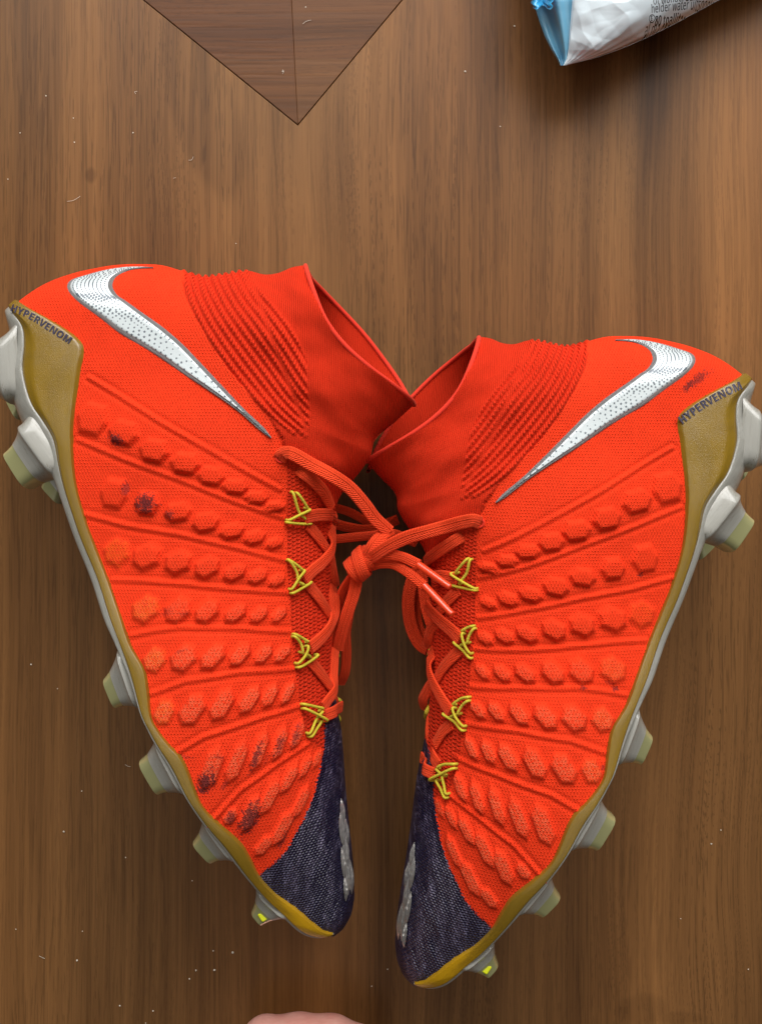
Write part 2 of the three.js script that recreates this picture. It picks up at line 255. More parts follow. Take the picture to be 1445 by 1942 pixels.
loz(Z5, [[330, 148, 80, 60, -50, 1.3], [490, 138, 92, 62, -44, 1.7], [647, 132, 92, 52, -46, 1.8], [793, 122, 80, 42, -48, 1.8], [920, 118, 68, 36, -48, 1.6], [1022, 117, 62, 34, -44, 1.4],
  [382, 435, 82, 54, -62, 1.2], [535, 420, 106, 60, -56, 1.7], [696, 393, 106, 52, -60, 1.7], [843, 367, 94, 44, -56, 1.7], [955, 345, 76, 36, -62, 1.5], [1052, 332, 74, 28, -62, 1.3],
  [640, 740, 136, 52, -70, 1.5], [775, 706, 136, 42, -68, 1.5], [897, 648, 122, 36, -70, 1.5], [1008, 610, 102, 32, -70, 1.4], [1104, 562, 88, 30, -68, 1.2],
  [742, 1004, 58, 34, -56, 1.0], [850, 990, 120, 42, -66, 1.4], [955, 900, 120, 36, -62, 1.3], [1060, 800, 96, 32, -58, 1.2], [1150, 735, 72, 26, -62, 1.0], [1025, 1070, 120, 38, -62, 1.2], [1125, 930, 105, 30, -64, 1.1], [925, 1165, 80, 34, -50, 1.0], [1215, 690, 60, 22, -66, .8]]);
const SEAMS = [[Z4, [[200, -70], [350, 20], [600, 180], [880, 340], [1100, 465], [1250, 545]]], [Z4, [[140, 270], [400, 380], [700, 490], [1000, 610], [1270, 700]]], [Z4, [[180, 680], [400, 740], [700, 790], [1000, 860], [1270, 930]]], [Z4, [[330, 1040], [500, 1045], [700, 1060], [1000, 1090], [1290, 1108]]], [Z4, [[430, 1345], [560, 1318], [700, 1300], [1000, 1303], [1300, 1322]]],
  [Z5, [[310, 335], [500, 265], [800, 215], [1090, 198]]], [Z5, [[400, 605], [600, 570], [900, 470], [1150, 390]]], [Z5, [[630, 965], [800, 862], [1000, 720], [1180, 600]]]].map(([z, l]) => toQs(l.map((a) => z(...a))));
// ribbed ankle: first and last rib, end line
const RIB_A = toQs([[346, 512], [352, 560], [375, 610], [402, 655], [432, 698], [470, 745], [510, 790], [560, 830], [610, 868]]);
const RIB_B = toQs([[470, 505], [496, 545], [525, 580], [550, 612], [572, 645], [598, 690], [630, 745], [668, 800]]);
const ribA = polyAt(RIB_A), ribB = polyAt(RIB_B), ribAs = [], ribBs = []; for (let i = 0; i <= 40; i++) { ribAs.push(ribA(i / 40)); ribBs.push(ribB(i / 40)); }
const RIBZONE = toQs([[340, 490], [352, 560], [375, 610], [402, 655], [432, 698], [470, 745], [510, 790], [550, 820], [588, 832], [590, 790], [588, 740], [586, 690], [570, 645], [550, 612], [525, 580], [496, 545], [470, 495]]);
const NAVY = toQs([[660, 1290], [633, 1312], [617, 1362], [613, 1423], [605, 1465], [592, 1514], [574, 1557], [556, 1588], [541, 1614], [515, 1640], [494, 1657], [450, 1690], [440, 1810], [720, 1830], [760, 1290]]);
const COLLAR = toQs([[350, 470], [352, 560], [375, 610], [402, 655], [432, 698], [470, 745], [510, 790], [535, 830], [545, 858], [590, 905], [640, 960], [820, 880], [860, 740], [600, 460]]);
const TONGUE = toQs([[545, 862], [546, 960], [543, 1060], [550, 1150], [556, 1240], [566, 1310], [578, 1385], [592, 1405], [612, 1420], [660, 1330], [680, 1000], [660, 930], [600, 905]]);
function relief(q) {                                                 // raised pattern of the knit, metres along the normal
  let h = .0008 * (fbm(q[0] / 70 + 2, q[1] / 70, 2) - .5); if (inPoly(q, COLLAR)) h += .0030 * (fbm((q[0] + q[1]) / 120 + 5, (q[0] - q[1]) / 70 + 3, 2) - .5) * sst(0, 40, Math.min(distPoly(q, ridgeSmooth[0]), distPoly(q, ridgeSmooth[1])));
  for (const l of LOZ) {
    const dx = q[0] - l.q[0], dy = q[1] - l.q[1]; if (Math.abs(dx) > 60 || Math.abs(dy) > 60) continue;
    const c = Math.cos(l.th), s = Math.sin(l.th), u = Math.abs(dx * c + dy * s) / l.a, v = Math.abs(-dx * s + dy * c) / l.b, r = Math.max(v * 1.02, u + 0.42 * v);
    if (r < 1.12) h = Math.max(h, l.h * (0.82 * (1 - sst(0.68, 1.06, r)) + 0.20 * Math.max(0, 1 - r * r)));
  }
  for (const s of SEAMS) { const b = s.bb ?? (s.bb = [Math.min(...s.map((p) => p[0])) - 12, Math.max(...s.map((p) => p[0])) + 2, Math.min(...s.map((p) => p[1])) - 14, Math.max(...s.map((p) => p[1])) + 14]); if (q[0] < b[0] || q[0] > b[1] || q[1] < b[2] || q[1] > b[3]) continue; const d = distPoly(q, s); if (d < 16) h += 0.00055 * Math.exp(-d * d / 9) - 0.0004 * Math.exp(-(d - 8) * (d - 8) / 10); }
  if (inPoly(q, RIBZONE)) {
    const a = distPoly(q, ribAs), b = distPoly(q, ribBs), r = a / (a + b), fade = sst(0, 7, distPoly(q, [...RIBZONE.slice(8), RIBZONE[8]])) * sst(0, 3, a + 2);
    const ph = r * 10, rib = 0.5 - 0.5 * Math.cos(2 * Math.PI * ph), along = (q[0] * 0.5 + q[1] * 0.86) / 8.6 + 0.25 * Math.floor(ph), bead = 0.5 - 0.5 * Math.cos(2 * Math.PI * along);
    h += fade * (Math.pow(rib, 0.7) * (0.0010 + 0.00034 * bead) - 0.0005);
  }
  return h;
}
const partOf = (q) => {
  const jag = [q[0] + 3.2 * (((q[1] / 7) % 1 + 1) % 1 - .5) + 2.5 * (vn(q[0] * .4, q[1] * .4) - .5), q[1] + 5 * (((q[0] / 6) % 1 + 1) % 1 - .5)];
  return inPoly(jag, NAVY) ? 2 : inPoly(q, COLLAR) ? 1 : inPoly(q, TONGUE) ? 3 : 0;
};
// stains and worn spots seen on the knit: px, py, radii px, turn, strength
const STAIN_L = [[222, 834, 18, 10, 25, 1], [262, 930, 0, 0, 0, 0], [279, 955, 21, 19, 10, 1], [240, 925, 7, 12, 0, .7], [324, 977, 10, 10, 0, .7], [318, 1160, 12, 10, 0, .35], [350, 1165, 8, 6, 0, .3], [392, 1480, 14, 24, 20, 1], [425, 1489, 4, 12, 25, .5], [484, 1435, 6, 26, 18, .85], [527, 1412, 6, 20, 18, .75], [558, 1395, 6, 20, 15, .7], [437, 1550, 9, 12, 0, .8], [473, 1552, 15, 34, 22, .95], [535, 1592, 7, 18, 20, .75], [556, 1550, 5, 10, 20, .35], [372, 1490, 7, 9, 0, .3], [416, 1434, 14, 3, 10, .5], [350, 1435, 20, 3, 8, .45], [322, 1408, 10, 4, 0, .4], [345, 1235, 12, 3, -15, .4], [505, 1440, 4, 10, 15, .3]];
const STAIN_R = [[1340, 712, 34, 9, -38, .75], [1318, 728, 14, 7, -38, .5], [1216, 1090, 5, 5, 0, .9], [1098, 1297, 6, 5, 0, .7], [1161, 1300, 7, 5, 0, .8], [1130, 1440, 5, 6, 0, .6], [1150, 1290, 10, 4, 20, .35]];
const BB = [-10, 470, 830, 1350];                                    // x, y, width, height of the boot's own cloth layout
const uvOf = (q) => [(q[0] - BB[0]) / BB[2], (q[1] - BB[1]) / BB[3]];
function knitColour(right) {
  const st = (right ? STAIN_R : STAIN_L).filter((s) => s[5]).map(([x, y, a, b, th, k]) => { const q = right ? unwarpR(unproj([x, y], .075)) : toQ([x, y]); return { q, a, b, c: Math.cos((right ? -th : th) * Math.PI / 180), s: Math.sin((right ? -th : th) * Math.PI / 180), k }; });
  const TWd = 1024, TH = 1664;
  return dataTex(TWd, TH, (x, y) => {
    const q = [BB[0] + x / TWd * BB[2], BB[1] + y / TH * BB[3]];
    const yarn = 0.90 + 0.2 * vn(x * 0.55, y * 0.55), patch = 0.95 + 0.1 * fbm(x / 60, y / 60, 3);
    let r = 0.80 * patch, g = 0.0420 * yarn * patch, b = 0.0095 * yarn;
    for (const li of [15, 22, 28, 34]) { const l = LOZ[li], dx = q[0] - l.q[0], dy = q[1] - l.q[1]; if (Math.abs(dx) > 45 || Math.abs(dy) > 45) continue; const c = Math.cos(l.th), sn = Math.sin(l.th), rr = Math.max(Math.abs(-dx * sn + dy * c) / l.b, Math.abs(dx * c + dy * sn) / l.a + .42 * Math.abs(-dx * sn + dy * c) / l.b); const k = sst(1.1, .5, rr + .5 * (fbm(x / 8, y / 8, 2) - .5)) * sst(.2, .7, vn(x * .5, y * .5)) * (right ? .45 : 1); g += .038 * k; }
    let wornLit = 0; for (const l of LOZ) { const dx = q[0] - l.q[0], dy = q[1] - l.q[1]; if (Math.abs(dx) > 50 || Math.abs(dy) > 50 || l.q[1] < 1030) continue; const c = Math.cos(l.th), s = Math.sin(l.th), u = Math.abs(dx * c + dy * s) / l.a, v = Math.abs(-dx * s + dy * c) / l.b, rr = Math.max(v, u + .42 * v); if (rr < .95) wornLit = Math.max(wornLit, (1 - sst(.5, .95, rr)) * sst(1000, 1280, l.q[1])); }
    if (wornLit) { const f = wornLit * sst(.25, .75, vn(x * .6, y * .6)); g += .066 * f; b += .034 * f; }  // tops of lower lozenges: wear plus forefoot brightness put into the colour
    for (const s of st) { const dx = q[0] - s.q[0], dy = q[1] - s.q[1], d = Math.hypot((dx * s.c + dy * s.s) / s.a, (-dx * s.s + dy * s.c) / s.b); if (d < 1.5) { const k = s.k * sst(.38, .62, (1.25 - d * .8) * .55 + .5 * vn(x * .45, y * .45) + .25 * (fbm(x / 7, y / 7, 2) - .5) - .1) * .88; r = lerp(r, .075, k); g = lerp(g, .018, k); b = lerp(b, .02, k); } }
    return [r, g, b];
  }, true);
}
// tileable relief of the different knits
const knitFine = dataTex(256, 256, (x, y) => { const c = 16, row = Math.floor(y / c), n = vn(x * .06, y * .06), u = ((x + (row % 2) * 8 + 256) % c) / c - .5, v = (y % c) / c - .5, u2 = Math.abs(u) - .5, v2 = Math.abs(v) - .5, pit = Math.exp(-(u * u * 34 + v * v * 26)) + .55 * Math.exp(-(u2 * u2 * 60 + v2 * v2 * 60)); return clamp(.95 - (.55 + .5 * n) * pit + .2 * (vn(x * .3, y * .3) - .5)); });
const knitRows = dataTex(256, 256, (x, y) => { const u = (x % 16) / 16, v = ((y + 5 * (Math.floor(x / 16) % 3)) % 13) / 13; return clamp(.15 + .7 * Math.sin(Math.PI * u) + .2 * Math.abs(v - .5) + .15 * (vn(x * .4, y * .4) - .5)); });
const knitChunky = dataTex(512, 512, (x0, y0) => { const x = x0 + 10 * (fbm(x0 / 40, y0 / 40, 2) - .5) * Math.sin(Math.PI * x0 / 512), y = y0 + 26 * (fbm(x0 / 50 + 7, y0 / 50, 2) - .5) * Math.sin(Math.PI * y0 / 512); const c = 32, col = Math.floor(x / c), u = (x % c) / c - .5, v = (((y + (col % 2) * 13 + Math.abs(u) * 24 + 999 * c) % c) / c) - .5; return clamp(1 - 2.6 * (u * u * 1.1 + v * v * 1.7) - .5 * Math.exp(-u * u * 500) + .3 * (vn(x0 * .2, y0 * .2) - .5)); });
const knitToe = dataTex(256, 256, (x, y) => { const u = ((x + (Math.floor(y / 12) % 2) * 8) % 16) / 16 - .5, v = (y % 12) / 12 - .5; return clamp(.6 - Math.abs(v + Math.abs(u) * .9 - .2) * 1.1 + .35 * (fbm(x / 20, y / 40, 2) - .5)); });
const navyColour = dataTex(768, 768, (x, y) => {
  const n = fbm(x / 14 + 3, y / 60, 3), fl = Math.pow(vn(x * .36 + y * .05, y * .16 + 5 * vn(x * .3, 2)), 3) * sst(.40, .62, fbm(x / 18 + 9, y / 60, 3)) * .8, st = sst(.5, .8, vn(x * .3, y * .22)) * .5;
  const k = clamp(fl * 1.15 + .12 * st * n); return [lerp(.012, .19, k), lerp(.0095, .165, k), lerp(.034, .26, k)];
}, true);
const braid = dataTex(128, 128, (x, y) => { const u = x / 128, v = y / 128, arm = Math.abs(u - .5), d = ((v * 6 + arm * 5) % 1 + 1) % 1; return clamp(.35 + .5 * Math.sin(Math.PI * d) - .5 * Math.exp(-((arm - .17) ** 2) * 900) - .35 * Math.exp(-arm * arm * 1200)); });
const BR = (t, px) => rep(t, BB[2] / px, BB[3] / px);
const knitMat = (map, bump, px, bs, o = {}) => new THREE.MeshPhysicalMaterial({ map, bumpMap: BR(bump, px), bumpScale: bs, roughness: .82, specularIntensity: .22, sheen: .3, sheenRoughness: .5, sheenColor: lin(1, .16, .07), side: THREE.DoubleSide, ...o });
const goldColour = dataTex(1024, 64, (x, y) => { const n = fbm(x / 30, y / 12, 3), k = sst(.84, .93, x / 1024 + .04 * (n - .5)); return [lerp(.22, .45, k) * (.85 + .3 * n), lerp(.132, .25, k) * (.85 + .3 * n), lerp(.013, .009, k)]; }, true);
const soleColour = dataTex(256, 256, (x, y) => { const n = fbm(x / 20, y / 20, 4), d = sst(.66, .8, vn(x * .4, y * .4)) * sst(.5, .7, fbm(x / 34 + 5, y / 34, 2)); return [(.33 + .10 * (n - .5)) * (1 - .3 * d), (.325 + .10 * (n - .5)) * (1 - .33 * d), (.29 + .10 * (n - .5)) * (1 - .4 * d)]; }, true);
const M = {
  navy: new THREE.MeshPhysicalMaterial({ map: rep(navyColour, 1.6, 2.2), bumpMap: BR(knitToe, 96), bumpScale: .0009, roughness: .38, specularIntensity: .9, side: THREE.DoubleSide }),
  gold: new THREE.MeshPhysicalMaterial({ map: goldColour, roughness: .24, clearcoat: .5, clearcoatRoughness: .2, side: THREE.DoubleSide, bumpMap: rep(dataTex(256, 256, (x, y) => fbm(x / 6, y / 6, 3)), 24, 3), bumpScale: .00008 }),
  sole: new THREE.MeshPhysicalMaterial({ map: soleColour, roughness: .3, clearcoat: .8, clearcoatRoughness: .14, side: THREE.DoubleSide, bumpMap: rep(dataTex(256, 256, (x, y) => fbm(x / 3, y / 3, 3)), 3, 3), bumpScale: .00006 }),
  tip: new THREE.MeshPhysicalMaterial({ color: lin(.64, .63, .30), roughness: .22, transmission: .55, thickness: .004, ior: 1.45, attenuationColor: lin(.62, .62, .16), attenuationDistance: .006 }),
  glow: new THREE.MeshPhysicalMaterial({ color: lin(.80, .85, .01), roughness: .35 }),
  lace: new THREE.MeshPhysicalMaterial({ color: lin(.86, .062, .014), bumpMap: braid, bumpScale: .00055, roughness: .75, specularIntensity: .4, sheen: .3, sheenRoughness: .5, sheenColor: lin(1, .3, .15) }),
  aglet: new THREE.MeshPhysicalMaterial({ color: lin(.74, .055, .014), roughness: .3, clearcoat: .6, clearcoatRoughness: .15 }),
  cord: new THREE.MeshPhysicalMaterial({ color: lin(.58, .49, .025), roughness: .6, bumpMap: rep(knitRows, 4, 1), bumpScale: .0001 }),
  silver: new THREE.MeshPhysicalMaterial({ color: lin(.80, .78, .75), metalness: .85, roughness: .3, side: THREE.DoubleSide, bumpMap: rep(dataTex(128, 128, (x, y) => fbm(x / 24, y / 24, 2)), 1, 1), bumpScale: .0004 }),
  outline: new THREE.MeshPhysicalMaterial({ color: lin(.30, .30, .30), metalness: .5, roughness: .45, side: THREE.DoubleSide, bumpMap: rep(dataTex(128, 128, (x, y) => vn(x * .8, y * .8)), 30, 40), bumpScale: .0002 }),
  ink: new THREE.MeshPhysicalMaterial({ color: lin(.035, .03, .06), roughness: .35, clearcoat: .4 }),
};
// emblem: outer edge and inner edge, tail to head
const EMB_OUT = [[515, 832], [495, 818], [450, 779], [400, 744], [350, 711], [300, 676], [262, 653], [225, 630], [190, 603], [160, 581], [140, 564], [130, 552], [128, 541], [137, 530], [165, 521], [200, 512], [245, 506], [292, 507]];
const EMB_IN = [[515, 829], [500, 810], [466, 778], [425, 735], [385, 692], [345, 651], [310, 621], [285, 603], [262, 587], [240, 571], [226, 562], [217, 551], [214, 540], [219, 527], [232, 518], [250, 512], [270, 509.5], [292, 509]];
const embOut = polyAt(toQs(EMB_OUT)), embIn = polyAt(toQs(EMB_IN));
const embBox = [110, 490, 420, 360];
const starTex = (() => {
  const k = 3, cv = document.createElement('canvas'); cv.width = embBox[2] * k; cv.height = embBox[3] * k; const c = cv.getContext('2d');
  c.fillStyle = '#d4dddf'; c.fillRect(0, 0, cv.width, cv.height);
  const r = rng(5); for (let i = 0; i < 5000; i++) { c.fillStyle = r() < .5 ? 'rgba(255,255,255,.25)' : 'rgba(150,165,170,.16)'; c.fillRect(r() * cv.width, r() * cv.height, 3, 3); }
  c.fillStyle = '#59616a';
  const dot = (q, s, star) => { const x = (q[0] - embBox[0]) * k, y = (q[1] - embBox[1]) * k; c.beginPath(); if (star) { for (let i = 0; i < 10; i++) { const a = i * Math.PI / 5, m = i % 2 ? s * .5 : s * 1.25; c.lineTo(x + m * Math.sin(a), y - m * Math.cos(a)); } } else c.arc(x, y, s, 0, 7); c.fill(); };
  const at = (t, v) => { const a = embOut(t), b = embIn(t); return [lerp(a[0], b[0], v), lerp(a[1], b[1], v)]; };
  for (let i = 0; i < 62; i++) { const t = .06 + .9 * i / 62, a = embOut(t), b = embIn(t), w = Math.hypot(a[0] - b[0], a[1] - b[1]), n = Math.max(1, Math.floor((w - 11) / 7.5)); for (let j = 0; j < n; j++) { const v = (j + .5) / n * .78 + .11; const wave = .010 * Math.sin(v * 9 + t * 24); const big = t < .62 ? 3.4 + 4.2 * Math.abs(Math.sin(t * 27 + v * 3)) : 3.6 + 1.6 * (1 - t); dot(at(t + wave, v), big, t < .55); } }
  const t = new THREE.CanvasTexture(cv); t.colorSpace = THREE.SRGBColorSpace; t.flipY = false; return t;
})();
const embMat = new THREE.MeshPhysicalMaterial({ map: starTex, roughness: .35, metalness: .25, clearcoat: .3, side: THREE.DoubleSide });
const font = await new FontLoader().loadAsync('fonts/droid/droid_sans_bold.typeface.json');

const SOLE_OUT = [-0.885, 0.465];                                    // outward from the sole, in the side view
const LEAN = (q) => lerp(.27, .03, sst(880, 1200, q[1]));                                                   // the boots lie a little tipped: the lower rim of the sole reaches further out
function buildBoot(right, label) {
  const W = (q) => (right ? warpR(q) : q), Winv = (q) => (right ? unwarpR(q) : q);
  const dMid = (q) => (right ? -.006 : .005) * sst(560, 760, q[0] + .35 * (900 - q[1])) * sst(1050, 850, q[1]);
  const place = (q, y) => world(W(q), y);
  const yTop = (q) => { const w = halfWidth(q); return fo.mid + w + dMid(q); };
  const base = place(toQ([330, 1000]), 0);
  const boot = thing('football_boot', label, 'football boot', base, 'pair of football boots lying on their sides');
  const add = (name, g, m, parent = boot) => mesh(name, g, m, parent, base);
  const surf = (q, lift = 0) => place(q, yTop(q) + lift);
  const normalAt = (q) => { const a = surf([q[0] + 3, q[1]]), b = surf([q[0] - 3, q[1]]), c = surf([q[0], q[1] + 3]), d = surf([q[0], q[1] - 3]); const n = a.sub(b).cross(c.sub(d)).normalize(); return n.y < 0 ? n.negate() : n; };
  const fromP = (p, y0 = .07) => { let y = y0, q; for (let i = 0; i < 14; i++) { q = Winv(unproj(p, y)); y = lerp(y, inPoly(q, SILH) ? yTop(q) : field(q, fo).mid, .6); } return Winv(unproj(p, y)); };

  // ---- knit upper: one smooth sheet on each side, split into its parts
  const bottomOf = byLength(edgeQ0), heel = byLength(heelQ), front = byLength(frontQ), rimT = byLength(rimQ0);
  const lowRim = byLength((right ? RIM_LOW_R : RIM_LOW_L).map((p, i, l) => Winv(unproj(p, .046 - .026 * Math.sin(Math.PI * i / (l.length - 1))))));
  const SC = .30;
  function coons(s, c, low) {
    const A = bottomOf(s), E = s < SC ? (low ? lowRim : rimT)(s / SC) : front((s - SC) / (1 - SC)), L = heel(c), R = frontQ[frontQ.length - 1];
    const A0 = heelQ[0], E0 = heelQ[heelQ.length - 1], A1 = bottomOf(1), o = [0, 0];
    for (let k = 0; k < 2; k++) o[k] = (1 - c) * A[k] + c * E[k] + (1 - s) * L[k] + s * ((1 - c) * A1[k] + c * R[k]) - ((1 - s) * ((1 - c) * A0[k] + c * E0[k]) + s * ((1 - c) * A1[k] + c * R[k]));
    return o;
  }
  const NS = 560, NC = 300, sOf = (i) => { const t = i / NS; return lerp(t, t * t * (3 - 2 * t), .35) ; }, cOf = (j) => { const t = j / NC; return 1 - Math.pow(1 - t, 1.35); };
  const vN = (NS + 1) * (NC + 1), Q = new Array(vN), P = new Float32Array(vN * 3), UV = new Float32Array(vN * 2);
  for (let i = 0; i <= NS; i++) for (let j = 0; j <= NC; j++) {
    const k = i * (NC + 1) + j, q = coons(sOf(i), cOf(j), false), edge = j === NC && sOf(i) >= SC || i === 0 || i === NS;
    const y = edge ? field(q, fo).mid + dMid(q) : yTop(q), p = place(q, y); Q[k] = q; P.set([p.x, p.y, p.z], 3 * k); UV.set(uvOf(q), 2 * k);
  }
  const idxAll = []; for (let i = 0; i < NS; i++) for (let j = 0; j < NC; j++) { const a = i * (NC + 1) + j, b = a + 1, c = a + NC + 1, d = c + 1; right ? idxAll.push(a, c, b, b, c, d) : idxAll.push(a, b, c, b, d, c); }
  const full = new THREE.BufferGeometry(); full.setAttribute('position', new THREE.BufferAttribute(P, 3)); full.setIndex(idxAll); full.computeVertexNormals();
  let Nn = full.attributes.normal.array; const up = Nn[3 * (150 * (NC + 1) + 100) + 1] > 0 ? 1 : -1;
  const cls = new Uint8Array(vN);
  for (let k = 0; k < vN; k++) {
    const h = relief(Q[k]) * up; cls[k] = partOf(Q[k]);
    const fz = cls[k] === 2 ? .00035 * (fbm(Q[k][0] / 9 + .3 * Q[k][1] / 9, Q[k][1] / 34, 2) - .5) * up * 2 : 0;
    P[3 * k] += Nn[3 * k] * (h + fz); P[3 * k + 1] += Nn[3 * k + 1] * (h + fz); P[3 * k + 2] += Nn[3 * k + 2] * (h + fz);
  }
  full.computeVertexNormals(); Nn = full.attributes.normal.array;
  const mats = [knitMat(M['map' + right] ?? (M['map' + right] = knitColour(right)), knitFine, 88, .00050), knitMat(M['map' + right], knitRows, 62, .0006, { color: lin(.92, .80, .9) }), M.navy, knitMat(M['map' + right], knitChunky, 112, .0008, { color: lin(.93, .82, .9) })];  // collar and tongue tinted deeper; the collar's shade is put into the colour
  const names = ['knit_upper', 'knit_collar', 'toe_cap', 'tongue'];
  const parts = [];
  for (let c = 0; c < 4; c++) {
    const map = new Int32Array(vN).fill(-1), pos = [], nor = [], uv = [], idx = [];
    for (let t = 0; t < idxAll.length; t += 3) {
      const a = [idxAll[t], idxAll[t + 1], idxAll[t + 2]]; if (cls[a[0]] !== c) continue;
      for (const v of a) { if (map[v] < 0) { map[v] = pos.length / 3; pos.push(P[3 * v], P[3 * v + 1], P[3 * v + 2]); nor.push(Nn[3 * v], Nn[3 * v + 1], Nn[3 * v + 2]); uv.push(UV[2 * v], UV[2 * v + 1]); } idx.push(map[v]); }
    }
    parts.push({ pos, nor, uv, idx });
  }
  // the side that lies on the table
  const NS2 = 140, NC2 = 75;
  const lowPt = (i, j) => {
    const s = sOf(i * 4), c = cOf(j * 4); let q = coons(s, c, true); const edge = j === NC2 && s >= SC || i === 0 || i === NS2, f = field(q, fo), m = f.mid + dMid(q);
    const onRim = sst(.55, 1, c) * (s < SC ? 1 : 0); const w = edge ? 0 : halfWidth(q); let y = Math.max(.0016, m - w * (1 - .0 * onRim)); if (edge) y = field(q, fo).mid + dMid(q);
    const k = edge ? 0 : (LEAN(q) * (topY(q) - y) * S * sst(0, .05, s) - 12 * sst(0, .06, s) * sst(1, .94, s)) * (1 - c) * (1 - c); q = [q[0] + SOLE_OUT[0] * k, q[1] + SOLE_OUT[1] * k]; return [q, y];
  };
  const lp = [], lq = []; for (let i = 0; i <= NS2; i++) for (let j = 0; j <= NC2; j++) { const [q, y] = lowPt(i, j); lq.push(q); lp.push(place(q, y)); }
  for (let c = 0; c < 4; c++) {
    const o = parts[c], map = new Int32Array(lp.length).fill(-1); o.low = { pos: [], uv: [], idx: [] };
    for (let i = 0; i < NS2; i++) for (let j = 0; j < NC2; j++) {
      const a = i * (NC2 + 1) + j, b = a + 1, cc = a + NC2 + 1, d = cc + 1, q = lq[a]; const kind = inPoly(q, NAVY) ? 2 : inPoly(q, COLLAR) ? 1 : inPoly(q, TONGUE) ? 3 : 0; if (kind !== c) continue;
      for (const v of right ? [a, b, cc, b, d, cc] : [a, cc, b, b, cc, d]) { if (map[v] < 0) { map[v] = o.low.pos.length / 3; o.low.pos.push(lp[v].x, lp[v].y, lp[v].z); o.low.uv.push(...uvOf(lq[v])); } o.low.idx.push(map[v]); }
    }
    const g1 = new THREE.BufferGeometry(); g1.setAttribute('position', new THREE.Float32BufferAttribute(o.pos, 3)); g1.setAttribute('normal', new THREE.Float32BufferAttribute(o.nor, 3)); g1.setAttribute('uv', new THREE.Float32BufferAttribute(o.uv, 2)); g1.setIndex(o.idx);
    const g2 = new THREE.BufferGeometry(); g2.setAttribute('position', new THREE.Float32BufferAttribute(o.low.pos, 3)); g2.setAttribute('uv', new THREE.Float32BufferAttribute(o.low.uv, 2)); g2.setIndex(o.low.idx); g2.computeVertexNormals();
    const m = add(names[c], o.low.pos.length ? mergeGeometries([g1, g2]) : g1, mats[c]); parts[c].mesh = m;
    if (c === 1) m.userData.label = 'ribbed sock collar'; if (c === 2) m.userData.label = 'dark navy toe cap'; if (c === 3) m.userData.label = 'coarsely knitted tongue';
  }
  // rolled hem round the opening
  {
    const up = [], low = []; for (let i = 0; i <= 60; i++) { const t = i / 60, a = rimT(t), b = lowRim(t); const e = i === 0 || i === 60; up.push(place(a, (e ? field(a, fo).mid + dMid(a) : yTop(a)) - .0002)); const w = e ? 0 : halfWidth(b); low.push(place(b, Math.max(.0022, field(b, fo).mid + dMid(b) - w))); }
    const g = mergeGeometries([tube(up, .0009, 160, 8), tube(low, .0009, 160, 8)]); add('collar_hem', g, M['hem' + right] ?? (M['hem' + right] = new THREE.MeshPhysicalMaterial({ color: lin(.74, .029, .009), roughness: .9, sheen: .3, sheenColor: lin(1, .25, .12) })));
  }
  // ---- gold plate that cups the heel and runs along the sole
  const bQ = polyAt(biteQ0), eQ = polyAt(edgeQ0), oQ = polyAt(outerQ0);
  const plate = add('sole_plate', gridGeo(360, 30, (u, v) => {
    const b = bQ(u), e = eQ(u), endLift = sst(0, .03, u) * sst(1, .97, u);
    if (v < .8) { const t = Math.pow(v / .8, 1.0), q = [lerp(b[0], e[0], t), lerp(b[1], e[1], t)]; return surf(q, lerp(-.0008, .0016, sst(0, .10, t)) * (t > 0 ? 1 : 1) + .0004 * Math.sin(Math.PI * t) - .0012 * sst(.8, 1, t)); }
    const t = (v - .8) / .2, yt = yTop(e), y = lerp(yt, .004, t), k = LEAN(e) * (yt - y) * S + 8 * Math.sin(Math.PI * t) + 3; return place([e[0] + SOLE_OUT[0] * k, e[1] + SOLE_OUT[1] * k], y);
  }, (u, v) => [u * .996 + .002, v], !right), M.gold); plate.userData.label = 'olive gold heel cup and sole plate';
  // ---- grey outsole
  const nor2 = (u) => { const a = oQ(Math.max(0, u - .01)), b = oQ(Math.min(1, u + .01)), l = Math.hypot(b[0] - a[0], b[1] - a[1]); return [-(b[1] - a[1]) / l, (b[0] - a[0]) / l]; };
  const yEdge = (u) => yTop(eQ(u));
  const outsole = add('outsole', gridGeo(300, 28, (u, v) => {
    const e = eQ(u), o = oQ(u), yt = yEdge(u), n = nor2(u), a = v * 28;
    const wOut = Math.hypot(o[0] - e[0], o[1] - e[1]);
    let q, y;
    if (a <= 12) { const t = a / 12; q = [lerp(e[0] - n[0] * 3, o[0], t), lerp(e[1] - n[1] * 3, o[1], t)]; y = yt + .0007 - .0065 * Math.pow(t, 1.5) * clamp((wOut - 6) / 34) - .0016 * Math.pow(t, 9); if (a === 0) y -= .0032; if (a === 1) y -= .0003; }
    else if (a <= 24) { const t = (a - 12) / 12, yy = yt - .0012 - .0065 * clamp((wOut - 6) / 34); y = lerp(yy, .0035, t); const k = LEAN(o) * (yy - y) * S + 4 * Math.sin(Math.PI * t); q = [o[0] + SOLE_OUT[0] * k, o[1] + SOLE_OUT[1] * k]; }
    else { const t = (a - 24) / 4, k = LEAN(o) * (yt - .0075) * S; q = [lerp(o[0], e[0] - n[0] * 3, t) + SOLE_OUT[0] * k, lerp(o[1], e[1] - n[1] * 3, t) + SOLE_OUT[1] * k]; y = lerp(.0035, .006, t); }
    return place(q, y);
  }, (u, v) => [u * 8, v * 2], right ? true : false), M.sole);
